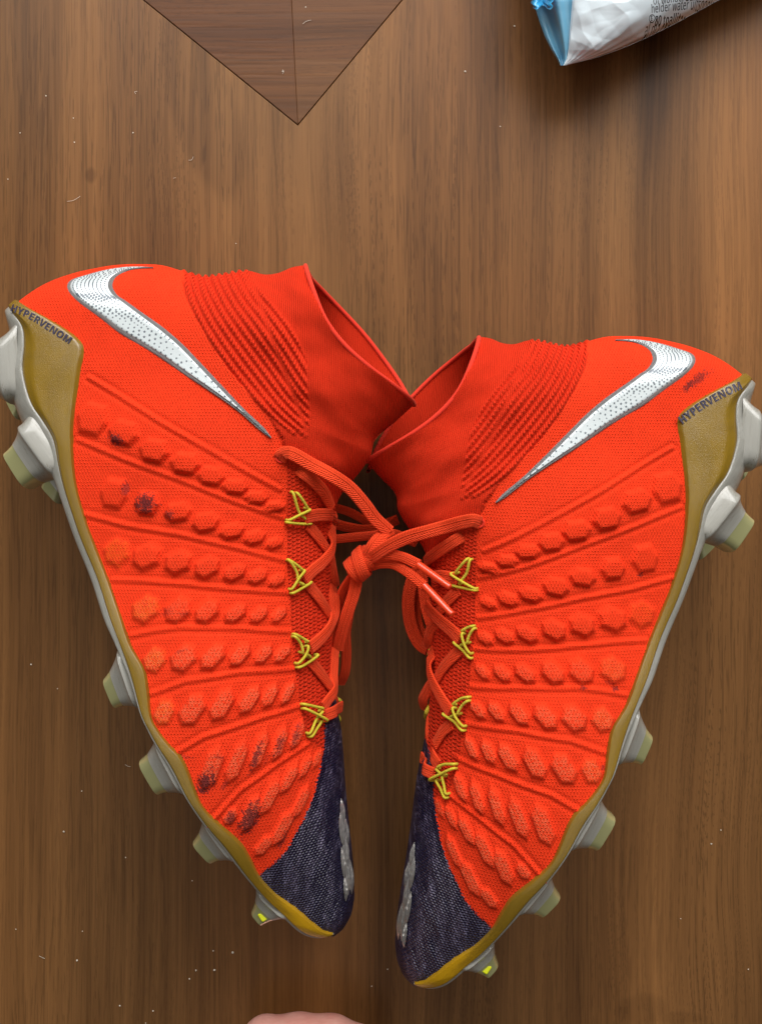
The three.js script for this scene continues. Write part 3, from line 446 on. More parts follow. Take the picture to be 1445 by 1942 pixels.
  // ---- studs: foot corners, tip corners (px), height of the middle, thickness at foot and tip
  function stud(b0, b1, t0, t1, drop, thF, thT, low, tipAt = .58, core, flare = .5, raw = false) {
    const yE = low ? low : null, mid = [(b0[0] + b1[0]) / 2, (b0[1] + b1[1]) / 2];
    const yc = low ? low : topY(unproj([mid[0] + 20, mid[1] - 8], .07)) - drop;
    const yv = yc + thF * .3, U = (p) => (raw ? p : unproj(p, yv)), B0 = U(b0), B1 = U(b1), T0 = U(t0), T1 = U(t1);
    const inPx = mid[1] < 1000 ? 36 : 13, inward = [-SOLE_OUT[0] * inPx, -SOLE_OUT[1] * inPx]; const F0 = B0, F1 = B1;
    const bez = (a, c, b, t) => [0, 1].map((k) => (1 - t) * (1 - t) * a[k] + 2 * t * (1 - t) * c[k] + t * t * b[k]);
    const C0 = [lerp(lerp(B0[0], B1[0], .16), T0[0], flare), lerp(lerp(B0[1], B1[1], .16), T0[1], flare)], C1 = [lerp(lerp(B1[0], B0[0], .16), T1[0], flare), lerp(lerp(B1[1], B0[1], .16), T1[1], flare)];
    const sec = (k, grow) => {
      const kn = Math.max(0, -k) / .5, wide = .18 * kn * kn, a = k < 0 ? [0, 1].map((i) => B0[i] + inward[i] * kn - (B1[i] - B0[i]) * wide) : bez(F0, C0, T0, k), b = k < 0 ? [0, 1].map((i) => B1[i] + inward[i] * kn + (B1[i] - B0[i]) * wide) : bez(F1, C1, T1, k), m = [(a[0] + b[0]) / 2, (a[1] + b[1]) / 2], hx = [(b[0] - a[0]) / 2, (b[1] - a[1]) / 2], th = (lerp(thF, thT, Math.pow(Math.max(0, k), .55)) / 2) * grow, yl = yc + (low ? .001 : -.0015) * Math.max(0, k) - (low ? 0 : .0020 * kn * kn);
      return (ang) => { const c = Math.cos(ang), s = Math.sin(ang), x = Math.sign(c) * Math.pow(Math.abs(c), .5) * grow, z = Math.sign(s) * Math.pow(Math.abs(s), .62); return place([m[0] + hx[0] * x, m[1] + hx[1] * x], Math.max(.0012, yl + th * z)); };
    };
    const build = (k0, k1, grow, cap) => gridGeo(28, 36, (u, v) => {
      const body = cap ? .8 : 1, kk = u <= body ? lerp(k0, k1, u / body) : k1 + .028 * Math.sin((u - body) / (1 - body) * Math.PI / 2), sh = u <= body ? 1 : Math.pow(Math.max(0, Math.cos((u - body) / (1 - body) * Math.PI / 2)), .55);
      const g = sec(kk, grow), c = g(2 * Math.PI * v); if (sh === 1) return c; const o = g(0).add(g(Math.PI)).multiplyScalar(.5); return o.lerp(c, sh);
    }, (u, v) => [u, v], right);
    const st = add('stud', build(-.5, tipAt + .03, 1, false), M.sole);
    add('stud_tip', build(tipAt, 1, .985, true), M.tip, st);
    if (core) { const k = sec(lerp(tipAt, 1, .42), .5), c = k(0).add(k(Math.PI)).multiplyScalar(.5), g = new RoundedBoxGeometry(.0030, .004, .0036, 2, .0006); g.rotateY(right ? -.6 : .6); g.translate(c.x + (right ? -.0008 : .0008), c.y + thT * .40, c.z); add('stud_core', g, M.glow, st); }
  }
  stud([3, 636], [12, 764], [-48, 668], [-40, 748], .011, .024, .015, 0, .62);
  stud([33, 806], [108, 908], [-2, 856], [42, 927], .011, .024, .016, 0, .56, false, .35);
  stud([222, 1232], [262, 1346], [189, 1291], [214, 1350], .012, .022, .013, 0, .54);
  stud([292, 1402], [350, 1510], [257, 1450], [296, 1517], .012, .022, .013, 0, .50);
  stud([383, 1553], [446, 1636], [360, 1606], [399, 1648], .012, .021, .012, 0, .46);
  stud([484, 1688], [545, 1744], [474, 1737], [496, 1763], .008, .017, .011, 0, .40, true);
  // the row along the edge that rests on the table
  stud([88, 860], [128, 925], [76, 921], [108, 956], 0, .018, .010, .015, .5);
  stud([26, 700], [44, 770], [10, 757], [30, 795], 0, .018, .010, .015, .55);
  for (const [u0, u1, len] of [[.525, .59, 58], [.67, .745, 60], [.79, .855, 56]]) {
    const low = (u) => { const o = oQ(u), yy = yEdge(u) - .0012, k = LEAN(o) * (yy - .0135) * S; return [o[0] + SOLE_OUT[0] * k, o[1] + SOLE_OUT[1] * k]; };
    const a = low(u0), b = low(u1), tipOf = (p, t, f) => [lerp(p[0], t[0], f) + SOLE_OUT[0] * len, lerp(p[1], t[1], f) + SOLE_OUT[1] * len];
    stud(a, b, tipOf(a, b, .22), tipOf(b, a, .10), 0, .018, .010, .0125, .5, false, .5, true);
  }

  // ---- emblem on the quarter: grey border and silver field printed with stars
  const embGrid = (inset, lift) => gridGeo(220, 24, (u, v) => {
    const a = embOut(u), b = embIn(u), w = Math.hypot(a[0] - b[0], a[1] - b[1]) || 1, f = clamp(inset / w, 0, .499), t = lerp(f, 1 - f, v), q = [lerp(a[0], b[0], t), lerp(a[1], b[1], t)];
    return surf(q, lift - .0006 * Math.pow(Math.abs(2 * v - 1), 14));
  }, (u, v, p) => { const a = embOut(u), b = embIn(u), w = Math.hypot(a[0] - b[0], a[1] - b[1]) || 1, f = clamp(inset / w, 0, .499), t = lerp(f, 1 - f, v), q = [lerp(a[0], b[0], t), lerp(a[1], b[1], t)]; return [(q[0] - embBox[0]) / embBox[2], (q[1] - embBox[1]) / embBox[3]]; }, !right);
  const emb = add('emblem', embGrid(-1, .0006), M.outline); emb.userData.label = 'silver curved tick emblem printed with small grey stars';
  add('emblem_field', embGrid(6.4, .0010), embMat, emb);
  // ---- raised lettering on the heel cup
  {
    const path = right ? [[1290, 806], [1330, 777], [1371, 754], [1405, 738]] : [[23, 591], [58, 606], [97, 630], [136, 655]];
    const pf = byLength(path), Lp = right ? 136 : 136, str = 'HYPERVENOM', geos = []; let x = 0; const size = right ? 15.5 : 13.5;
    const adv = [...str].map((ch) => font.data.glyphs[ch].ha * size / font.data.resolution * .9); const tot = adv.reduce((a, b) => a + b, 0), sx = Lp / tot;
    [...str].forEach((ch, i) => {
      const g = new TextGeometry(ch, { font, size, depth: 1, curveSegments: 4, bevelEnabled: false }), p = g.attributes.position;
      for (let k = 0; k < p.count; k++) {
        let gx = p.getX(k) * sx * .9, gy = p.getY(k); const gz = p.getZ(k); const t = (x + gx) / Lp, a = pf(t), b = pf(Math.min(1, t + .02)), c = pf(Math.max(0, t - .02)), l = Math.hypot(b[0] - c[0], b[1] - c[1]), d = [(b[0] - c[0]) / l, (b[1] - c[1]) / l];
        gx += gy * .12; const pp = [a[0] + d[1] * gy, a[1] - d[0] * gy], q = fromP(pp, .066); const w = surf(q, .0014 + gz * .0007); p.setXYZ(k, w.x, w.y, w.z);
      }
      g.computeVertexNormals(); g.deleteAttribute('uv'); geos.push(g); x += adv[i] * sx;
    });
    const t = add('lettering', mergeGeometries(geos.map((g) => g.index ? g.toNonIndexed() : g)), M.ink, plate); t.userData.label = 'raised dark capital letters reading HYPERVENOM';
  }
  // ---- crinkled silver badge on the ridge of the toe
  {
    const r = rng(right ? 91 : 90), sa = .808, sb = .934;
    const ridgeAt = (t) => front((lerp(sa, sb, t) - SC) / (1 - SC));
    const shards = [[0, .26, 1, 5], [.12, .46, -5, 7], [.20, .50, 6, 5], [.34, .72, 0, 8], [.44, .78, -11, 6], [.58, .96, -4, 7], [.62, .99, 6, 6], [.74, 1, -12, 5]];
    const badge = [];
    for (const [a, b, off, wd] of shards) badge.push(gridGeo(6, 4, (u, v) => {
      const t = lerp(a, b, u), p = ridgeAt(t), p2 = ridgeAt(Math.min(1, t + .02)), p1 = ridgeAt(Math.max(0, t - .02)), l = Math.hypot(p2[0] - p1[0], p2[1] - p1[1]) || 1, n = [-(p2[1] - p1[1]) / l, (p2[0] - p1[0]) / l];
      const w = wd * Math.pow(Math.sin(Math.PI * clamp(u * .98 + .01)), .7), across = 8 - off * .55 + (v - .5) * 1.15 * w, q = [p[0] + n[0] * Math.max(.4, across), p[1] + n[1] * Math.max(.4, across)];
      const s = surf(q), nn = normalAt(q), dome = .0013 * (1 - Math.abs(2 * v - 1)) * Math.sin(Math.PI * u) + .0003; return s.addScaledVector(nn, dome);
    }, null, !right));
    const m = add('toe_badge', (() => { const g = mergeGeometries(badge).toNonIndexed(); g.computeVertexNormals(); return g; })(), M.silver); m.userData.label = 'crinkled silver badge along the ridge of the toe';
  }
  return { boot, base, add, place, surf, normalAt, fromP, yTop, right };
}
const bootL = buildBoot(false, 'orange-red sock boot with its sole to the left, dark stains on the knit'), bootR = buildBoot(true, 'orange-red sock boot with its sole to the right, cleaner knit and dark heel scuff');

// ---------------------------------------------------------------- laces and eyelet cords
const V = (x, y, z) => new THREE.Vector3(x, y, z);
function onBoot(b, list, lift) {                                     // [px, py, extra lift in mm, or 'y' height in m]
  const pts = [], ups = [];
  for (const [x, y, e = 0, abs] of list) {
    if (abs !== undefined) { pts.push(pix(x, y, abs)); ups.push(V(b.right ? -.55 : .55, .83, 0)); continue; }
    const q = b.fromP([x, y]);
    if (inPoly(q, SILH)) { const n = b.normalAt(q); pts.push(b.surf(q).addScaledVector(n, lift + e * 1e-3)); ups.push(n); }
    else { const yy = field(q, fo).mid; pts.push(pix(x, y, yy)); ups.push(V(b.right ? -.8 : .8, .6, 0)); }
  }
  return [pts, ups];
}
function lace(b, list, lift, w = .0046) { const [p, u] = onBoot(b, list, lift); return b.add('lace', ribbon(p, u, w, .0012, 48), M.lace); }
function cord(b, z, lists) {
  const geos = lists.map((l) => { const pts = l.map(([x, y, e = 0]) => { const p = z(x, y), q = b.fromP(p), n = inPoly(q, SILH) ? b.normalAt(q) : V(0, 1, 0), s = inPoly(q, SILH) ? b.surf(q) : pix(p[0], p[1], field(q, fo).mid + .006); return s.addScaledVector(n, .0022 + e * 1e-3); }); const a = pts[0].clone(), d = b.normalAt(b.fromP(z(...l[0]))); pts.unshift(a.addScaledVector(d, -.002)); const k = z(...l[l.length - 1]), q = b.fromP(k); pts.push(pts[pts.length - 1].clone().addScaledVector(inPoly(q, SILH) ? b.normalAt(q) : V(0, 1, 0), -.0022)); return tube(pts, .00056, 26, 8); });
  return b.add('eyelet_cord', mergeGeometries(geos), M.cord);
}
const Zk = (x, y) => [480 + x * .332, 820 + y * .332], Zl = (x, y) => [500 + x * .1522, 1180 + y * .1522], Zr = (x, y) => [740 + x * .206, 1150 + y * .206];
// left-hand boot
lace(bootL, [[583, 996], [600, 1018], [620, 1048]], .0010);
lace(bootL, [[580, 1106], [603, 1136], [626, 1174]], .0010);
lace(bootL, [[583, 1250], [604, 1276], [626, 1308]], .0010);
lace(bootL, [[565, 888, -2.6], [573, 895], [590, 908], [610, 930], [624, 962]], .0012);
lace(bootL, [[572, 980], [590, 975], [612, 974], [632, 979, 0], [637, 984, 0, .044]], .0026, .0050);
lace(bootL, [[569, 1098], [584, 1082], [602, 1066], [620, 1038], [628, 1008, 0, .046], [630, 990, 0, .040]], .0026, .0050);
lace(bootL, [[579, 1228], [597, 1212], [614, 1190], [627, 1160], [633, 1130, 0, .046], [632, 1112, 0, .040]], .0026, .0052);
lace(bootL, [[603, 1342], [614, 1326], [625, 1308], [632, 1280, 0, .050], [634, 1250, 0, .046], [636, 1232, 0, .042]], .0024, .0044);
lace(bootL, [[604, 1358], [622, 1351], [640, 1344, 0, .050], [648, 1340, 0, .044]], .0028, .0046);
lace(bootL, [[628, 1172, 0, .044], [634, 1204, 0, .040], [640, 1232, 0, .036]], .001, .0040);
lace(bootL, [[626, 1310, 0, .050], [634, 1330, 0, .044], [640, 1346, 0, .040]], .001, .0040);
lace(bootL, [[624, 1040, 0, .046], [630, 1075, 0, .042], [637, 1112, 0, .036]], .001, .0040);
cord(bootL, Zk, [[[215, 340], [250, 460], [305, 508]], [[242, 345], [292, 432]], [[295, 435, 1.2], [245, 465, 1], [190, 500]], [[185, 513], [250, 520], [310, 518]]]);
cord(bootL, Zk, [[[190, 730], [232, 800], [240, 850], [270, 870]], [[200, 735], [265, 790]], [[265, 790, 1], [238, 830, 1], [205, 895]], [[300, 855, 1], [260, 890], [210, 918]]]);
cord(bootL, Zl, [[[355, 150], [440, 200], [515, 250]], [[350, 180], [420, 270], [440, 370]], [[485, 300, 1], [460, 400, 1], [390, 510]], [[590, 405, 1.4], [510, 500], [400, 560]], [[490, 400], [530, 430]]]);
cord(bootL, Zl, [[[460, 1020], [580, 1050], [690, 1080]], [[470, 1075], [590, 1150, 1.2], [710, 1230, 1]], [[680, 1110], [610, 1200], [530, 1380]], [[660, 1240], [610, 1330], [550, 1420]]]);
for (const [a, b] of [[[629, 1232], [641, 1244]], [[638, 1325], [645, 1331]], [[640, 1357], [642, 1369]], [[627, 1113], [633, 1124]]]) bootL.add('eyelet_cord', tube([pix(a[0], a[1], .040), pix((a[0] + b[0]) / 2 + 2, (a[1] + b[1]) / 2, .042), pix(b[0], b[1], .038)], .0009, 10, 8), M.cord);
// right-hand boot
lace(bootR, [[880, 1016, -2.6], [872, 1021], [845, 1038], [822, 1055], [806, 1066]], .0012);
lace(bootR, [[872, 1119], [850, 1142], [832, 1166]], .0010);
lace(bootR, [[876, 1231], [857, 1250], [842, 1268], [830, 1290]], .0010);
lace(bootR, [[858, 1373], [842, 1388], [828, 1412]], .0010);
lace(bootR, [[872, 1096], [850, 1091], [832, 1092]], .0022);
lace(bootR, [[880, 1213], [866, 1196], [848, 1180], [833, 1165], [824, 1148, 1]], .0026, .0052);
lace(bootR, [[863, 1350], [851, 1332], [840, 1312], [831, 1294], [824, 1268], [819, 1242, 0, .048], [817, 1230, 0, .044]], .0026, .0050);
lace(bootR, [[840, 1452], [830, 1436], [821, 1418, 0, .052], [816, 1390, 0, .050], [818, 1354, 0, .046], [812, 1342, 0, .042]], .0024, .0046);
lace(bootR, [[834, 1468], [820, 1460, 1], [808, 1447, 0, .052], [799, 1436, 0, .046]], .0028, .0046);
lace(bootR, [[832, 1180, 0, .054], [818, 1192, 0, .049], [812, 1212, 0, .045], [815, 1230, 0, .041]], .001, .0044);
lace(bootR, [[824, 1288, 0, .050], [810, 1310, 0, .046], [802, 1328, 0, .042], [806, 1346, 0, .038]], .001, .0044);
cord(bootR, Zk, [[[1240, 720], [1180, 800]], [[1258, 725], [1240, 800], [1200, 860]], [[1165, 800, 1.2], [1225, 848, 1], [1285, 890]], [[1155, 870], [1215, 885], [1285, 900]]]);
cord(bootR, Zr, [[[690, 225], [740, 195], [785, 180]], [[795, 205], [755, 270], [740, 330]], [[705, 250, 1], [725, 350, 1], [762, 430]], [[635, 330, 1], [700, 405], [760, 475]], [[680, 360], [715, 340]]]);
cord(bootR, Zr, [[[610, 905], [680, 850], [740, 835]], [[740, 870], [690, 915], [655, 985]], [[625, 935, 1], [645, 1010, 1], [700, 1100]], [[540, 990, 1], [620, 1060], [690, 1140]], [[590, 1020], [625, 1000]]]);
cord(bootR, Zr, [[[460, 1490], [530, 1455], [615, 1450]], [[420, 1600, 1], [520, 1540, 1], [610, 1490]], [[455, 1490], [520, 1550]], [[460, 1600], [500, 1680], [535, 1755]], [[515, 1560], [530, 1650], [545, 1720]]]);
for (const [a, b] of [[[824, 1227], [814, 1240]], [[816, 1338], [808, 1360]], [[806, 1432], [811, 1444]], [[807, 1463], [802, 1481]]]) bootR.add('eyelet_cord', tube([pix(a[0], a[1], .042), pix((a[0] + b[0]) / 2 - 2, (a[1] + b[1]) / 2, .044), pix(b[0], b[1], .038)], .0011, 10, 8), M.cord);
// stitched rims where the top laces leave the knit
for (const [b, p] of [[bootL, [533, 868]], [bootR, [911, 991]]]) { const q = b.fromP(p), n = b.normalAt(q), g = new THREE.TorusGeometry(.0017, .00045, 8, 24); g.applyQuaternion(new THREE.Quaternion().setFromUnitVectors(V(0, 0, 1), n)); const w = b.surf(q); g.translate(w.x, w.y + .0001, w.z); b.add('eyelet', g, M['hem' + b.right]); }
// top lace of each boot running to the knot
{
  const strand = (b, list, w = .0050, tilt = V(0, 1, 0)) => { const pts = list.map(([x, y, h, s]) => { if (s) { const q = b.fromP([x, y]); return b.surf(q).addScaledVector(b.normalAt(q), h); } return pix(x, y, h); }); return b.add('lace', ribbon(pts, pts.map((p, i) => tilt), w, .0013, 70), M.lace); };
  strand(bootL, [[531, 870, .0003, 1], [536, 860, .0018, 1], [548, 858, .0022, 1], [590, 878, .0022, 1], [630, 902, .071], [663, 925, .067], [690, 955, .063], [712, 984, .059], [738, 1008, .055]], .0052, V(.15, 1, -.1));
  strand(bootR, [[913, 991, .0003, 1], [903, 986, .0018, 1], [885, 988, .0020, 1], [850, 996, .0022, 1], [812, 1008, .067], [770, 1020, .0635], [735, 1037, .060], [712, 1052, .057], [692, 1066, .052]], .0052, V(0, 1, .15));
  // strands low in the shade between the boots
  strand(bootL, [[634, 962, .030], [665, 972, .026], [700, 990, .024], [748, 996, .024]], .0042, V(0, .8, .6));
  strand(bootL, [[626, 990, .030], [660, 1000, .028], [700, 1004, .026], [755, 985, .026]], .0050, V(0, .8, .6));
  strand(bootR, [[620, 1024, .034], [660, 1020, .034], [700, 1016, .036], [745, 1012, .040], [790, 1030, .036]], .0040, V(0, .9, .4));
}
{
  const kc = pix(682, 1072, .050);
  const K = thing('shoelace_knot', 'knotted orange shoelace ends with plastic tips, between the two boots', 'shoelace', V(kc.x, 0, kc.z));
  const off = V(kc.x, 0, kc.z), part = (name, g, m = M.lace, parent = K) => mesh(name, g, m, parent, off);
  const rib = (list, w, up, n = 60) => { const pts = list.map((a) => pix(...a)); return ribbon(pts, pts.map(() => up), w, .0015, n); };
  // wraps of the knot round the bundle
  const ax = V(-.74, -.12, .66).normalize(), e1 = V(0, 1, 0).cross(ax).normalize(), e2 = ax.clone().cross(e1);
  const core = new THREE.SphereGeometry(.0040, 24, 16); core.scale(1, 1, 1.5); core.lookAt(ax); core.translate(kc.x, kc.y, kc.z); part('knot', core);
  const wrap = (shift, slant, r, w) => { const pts = [], ups = []; for (let i = 0; i <= 36; i++) { const a = i / 36 * Math.PI * 2.1 - .6, rad = e1.clone().multiplyScalar(Math.cos(a)).addScaledVector(e2, Math.sin(a)); pts.push(kc.clone().addScaledVector(rad, r + .0004 * i / 36).addScaledVector(ax, shift + slant * Math.cos(a))); ups.push(rad.addScaledVector(ax, .0)); } return ribbon(pts, ups, w, .0014, 80); };
  part('knot_wrap', wrap(.0026, .0004, .0044, .0044)); part('knot_wrap', wrap(-.0010, .0022, .0052, .0048)); part('knot_wrap', wrap(-.0042, .0010, .0041, .0036));
  // second strand coming from under the right lace
  part('strand', rib([[742, 1004, .052], [726, 1014, .056], [708, 1034, .057], [697, 1054, .055], [688, 1068, .051]], .0050, V(-.25, 1, .1)));
  // ends with plastic tips
  const endA = part('lace_end', rib([[696, 1066, .052], [715, 1055, .056], [738, 1052, .058], [764, 1057, .060], [796, 1072, .064]], .0042, V(.1, 1, .25)));
  const endB = part('lace_end', rib([[698, 1076, .050], [722, 1069, .054], [745, 1070, .056], [770, 1083, .060], [806, 1112, .066]], .0040, V(.1, 1, .25)));
  const aglet = (a, b, parent) => { const A = pix(...a), B = pix(...b), d = B.clone().sub(A), pts = []; for (let i = 0; i <= 4; i++) pts.push(A.clone().addScaledVector(d, i / 4)); const g = new THREE.LatheGeometry([[0, 0], [.0013, 0], [.0015, .0006], [.00145, d.length() * .5], [.00125, d.length() - .0006], [.0009, d.length()], [0, d.length()]].map((p) => new THREE.Vector2(...p)), 18); g.applyQuaternion(new THREE.Quaternion().setFromUnitVectors(V(0, 1, 0), d.clone().normalize())); g.translate(A.x, A.y, A.z); part('lace_tip', g, M.aglet, parent); };
  aglet([792, 1070, .0635], [854, 1114, .0725], endA); aglet([803, 1109, .0655], [858, 1166, .0745], endB);
  // bows hanging down beside the boots
  part('loop', rib([[672, 1088, .048], [652, 1118, .044], [640, 1152, .040], [633, 1190, .034], [634, 1226, .030], [640, 1236, .028]], .0048, V(.6, .75, 0)));
  part('loop', rib([[678, 1090, .049], [672, 1122, .048], [660, 1160, .046], [648, 1200, .042], [640, 1232, .038]], .0050, V(.25, .95, 0)));
  part('loop', rib([[668, 1110, .038], [662, 1160, .034], [656, 1200, .030], [657, 1240, .026], [654, 1276, .022], [645, 1297, .018]], .0044, V(.35, .9, 0)));
  part('loop', rib([[800, 1072, .030], [786, 1092, .030], [775, 1130, .028], [776, 1170, .026], [784, 1200, .025], [797, 1222, .026], [812, 1232, .030]], .0056, V(-.3, .95, 0)));
  part('loop', rib([[806, 1070, .030], [800, 1100, .028], [790, 1140, .023], [790, 1170, .022], [800, 1205, .023], [812, 1226, .026]], .0050, V(-.5, .85, 0)));
  part('loop', rib([[800, 1078, .040], [803, 1120, .040], [810, 1160, .042], [820, 1190, .044]], .0046, V(-.3, .95, 0)));
}

// ---------------------------------------------------------------- packet of wipes
{
  const org = pix(1200, 0, 0), pack = thing('wipes_packet', 'white and light blue plastic wipes packet printed with small black text', 'packet', V(org.x, 0, org.z));
  const off = V(org.x, 0, org.z);
  const rows = [[124, 1061, 1068, 1072], [112, 1055, 1074, 1122], [95, 1045, 1077, 1172], [70, 1033, 1079, 1230], [45, 1024, 1081, 1280], [20, 1016, 1083, 1326], [0, 1011, 1085, 1363], [-60, 998, 1090, 1480], [-150, 980, 1096, 1640], [-300, 955, 1104, 1880]];
  const at = (t) => { const x = clamp(t) * (rows.length - 1), i = Math.min(rows.length - 2, Math.floor(x)), f = x - i; return rows[i].map((v, k) => lerp(v, rows[i + 1][k], f)); };
  const tAt = (i) => Math.pow(i, 1.3);
  const yB = (t) => .026 + .010 * sst(0, .9, t), yL = (t) => .021 + .008 * t, yR = (t) => .025 - .004 * t;
  const folds = [[1168, 72, .62, .78, .0013], [1130, 95, -.35, .94, .0010], [1110, 60, .92, -.38, .0011], [1190, 40, -.80, .6, .0011], [1150, 10, .3, .95, .0010], [1240, 0, .7, .7, .0005]];
  const crumple = (x, y) => { const wx = x + 14 * (vn(x / 30, y / 30) - .5), wy = y + 14 * (vn(x / 34 + 9, y / 30) - .5); let h = .0016 * fbm(x / 60, y / 60, 2); for (const [a, b, nx, ny, k] of folds) { const d = Math.abs((wx - a) * nx + (wy - b) * ny), e = Math.abs((wx - a) * ny - (wy - b) * nx); h += .55 * k * (1 - Math.min(d, 26) / 26) * sst(75, 20, e); } return h * sst(1260, 1190, x) + .0004 * vn(x / 25, y / 25); };
  const face = gridGeo(170, 200, (u, v) => { const t = tAt(u), r = at(t), x = lerp(r[2], r[3], v), y = lerp(yB(t), yR(t), v) + .007 * Math.sin(Math.PI * v) * sst(0, .5, t) - .0015 * Math.pow(v, 10) + crumple(x, r[0]) * sst(0, .03, v + .01) * sst(1, .9, v); return pix(x, r[0] - 2 * Math.sin(v * 40) * .2, y); }, (u, v, p) => { const a = pix(1060, -80, .03), b = pix(1460, 140, .03); return [(p.x - a.x) / (b.x - a.x), (p.z - a.z) / (b.z - a.z)]; });
  const cv = document.createElement('canvas'), k = 4; cv.width = 400 * k; cv.height = 220 * k; const c = cv.getContext('2d');
  c.fillStyle = '#d2dfe6'; c.fillRect(0, 0, cv.width, cv.height); c.fillStyle = '#111317';
  const line = (x, y, ang, text, bold, size = 15.5, sx = .96) => { c.save(); c.translate((x - 1060) * k, (y + 80) * k); c.rotate(ang * Math.PI / 180); c.scale(sx, 1); c.font = (bold ? 'bold ' : '') + size * k + 'px sans-serif'; c.fillText(text, 0, 0); c.restore(); };
  line(1236, 8, -13, 'uw baby'); line(1232, 20, -16, 'of wonde. Buiten'); line(1230, 32, -17, 'helder water uitspoelen');
  line(1243, 44, -18.5, '80 toallitas para beb', true, 15); line(1226, 58, -19, 'al dia sobre el cuerpo'); line(1223, 71, -20, 'utilizar sobre la piel', false, 15.5); line(1221, 83, -22, 'de', false, 15.5);
  c.lineWidth = 1.1 * k; c.strokeStyle = '#111317'; c.beginPath(); c.ellipse((1234 - 1060) * k, (38.5 + 80) * k, 6.4 * k, 4.6 * k, -.25, 0, 7); c.stroke(); line(1231.5, 42, -15, 'E', true, 8.5);
  const tex = new THREE.CanvasTexture(cv); tex.colorSpace = THREE.SRGBColorSpace; tex.flipY = false;
  const film = new THREE.MeshPhysicalMaterial({ map: tex, roughness: .26, clearcoat: .6, clearcoatRoughness: .12, side: THREE.DoubleSide });
  mesh('front_film', face, film, pack, off);
  const blue = new THREE.MeshPhysicalMaterial({ color: lin(.15, .40, .58), roughness: .3, clearcoat: .6, clearcoatRoughness: .12, side: THREE.DoubleSide });
  const gus = gridGeo(80, 30, (u, v) => { const t = tAt(u), r = at(t); return pix(lerp(r[1], r[2], v), r[0], lerp(yL(t), yB(t), v) + .0022 * Math.sin(v * 7 + u * 5) * Math.sin(Math.PI * v) + .4 * crumple(u * 300, v * 60) * Math.sin(Math.PI * v)); });
  const gm = mesh('gusset', gus, blue, pack, off); gm.userData.label = 'light blue folded side gusset';
  const under = gridGeo(50, 24, (u, v) => { const t = tAt(u), r = at(t), x = lerp(r[1], r[3], v), e = Math.pow(Math.abs(2 * v - 1), 3); const yy = lerp(.0015, lerp(yL(t), yR(t) - .006, v), Math.max(e, 1 - sst(0, .35, t))); return pix(x, r[0], yy); }, null, true);
  mesh('back_film', under, new THREE.MeshPhysicalMaterial({ color: lin(.62, .66, .70), roughness: .35, side: THREE.DoubleSide }), pack, off);
  const flap = gridGeo(30, 14, (u, v) => { const y = lerp(14, -120, u), x = lerp(lerp(1013, 980, u) - 3, lerp(1046, 1060, u), v); return pix(x + 2.5 * Math.sin(y * .9), y + 4 * Math.sin(v * 9) * (1 - u), .031 + .004 * v + .0015 * Math.sin(v * 8 + u * 3) + .008 * v * u); });
  mesh('seal_flap', flap, new THREE.MeshPhysicalMaterial({ color: lin(.05, .42, .80), roughness: .3, clearcoat: .5, side: THREE.DoubleSide }), pack, off);
}

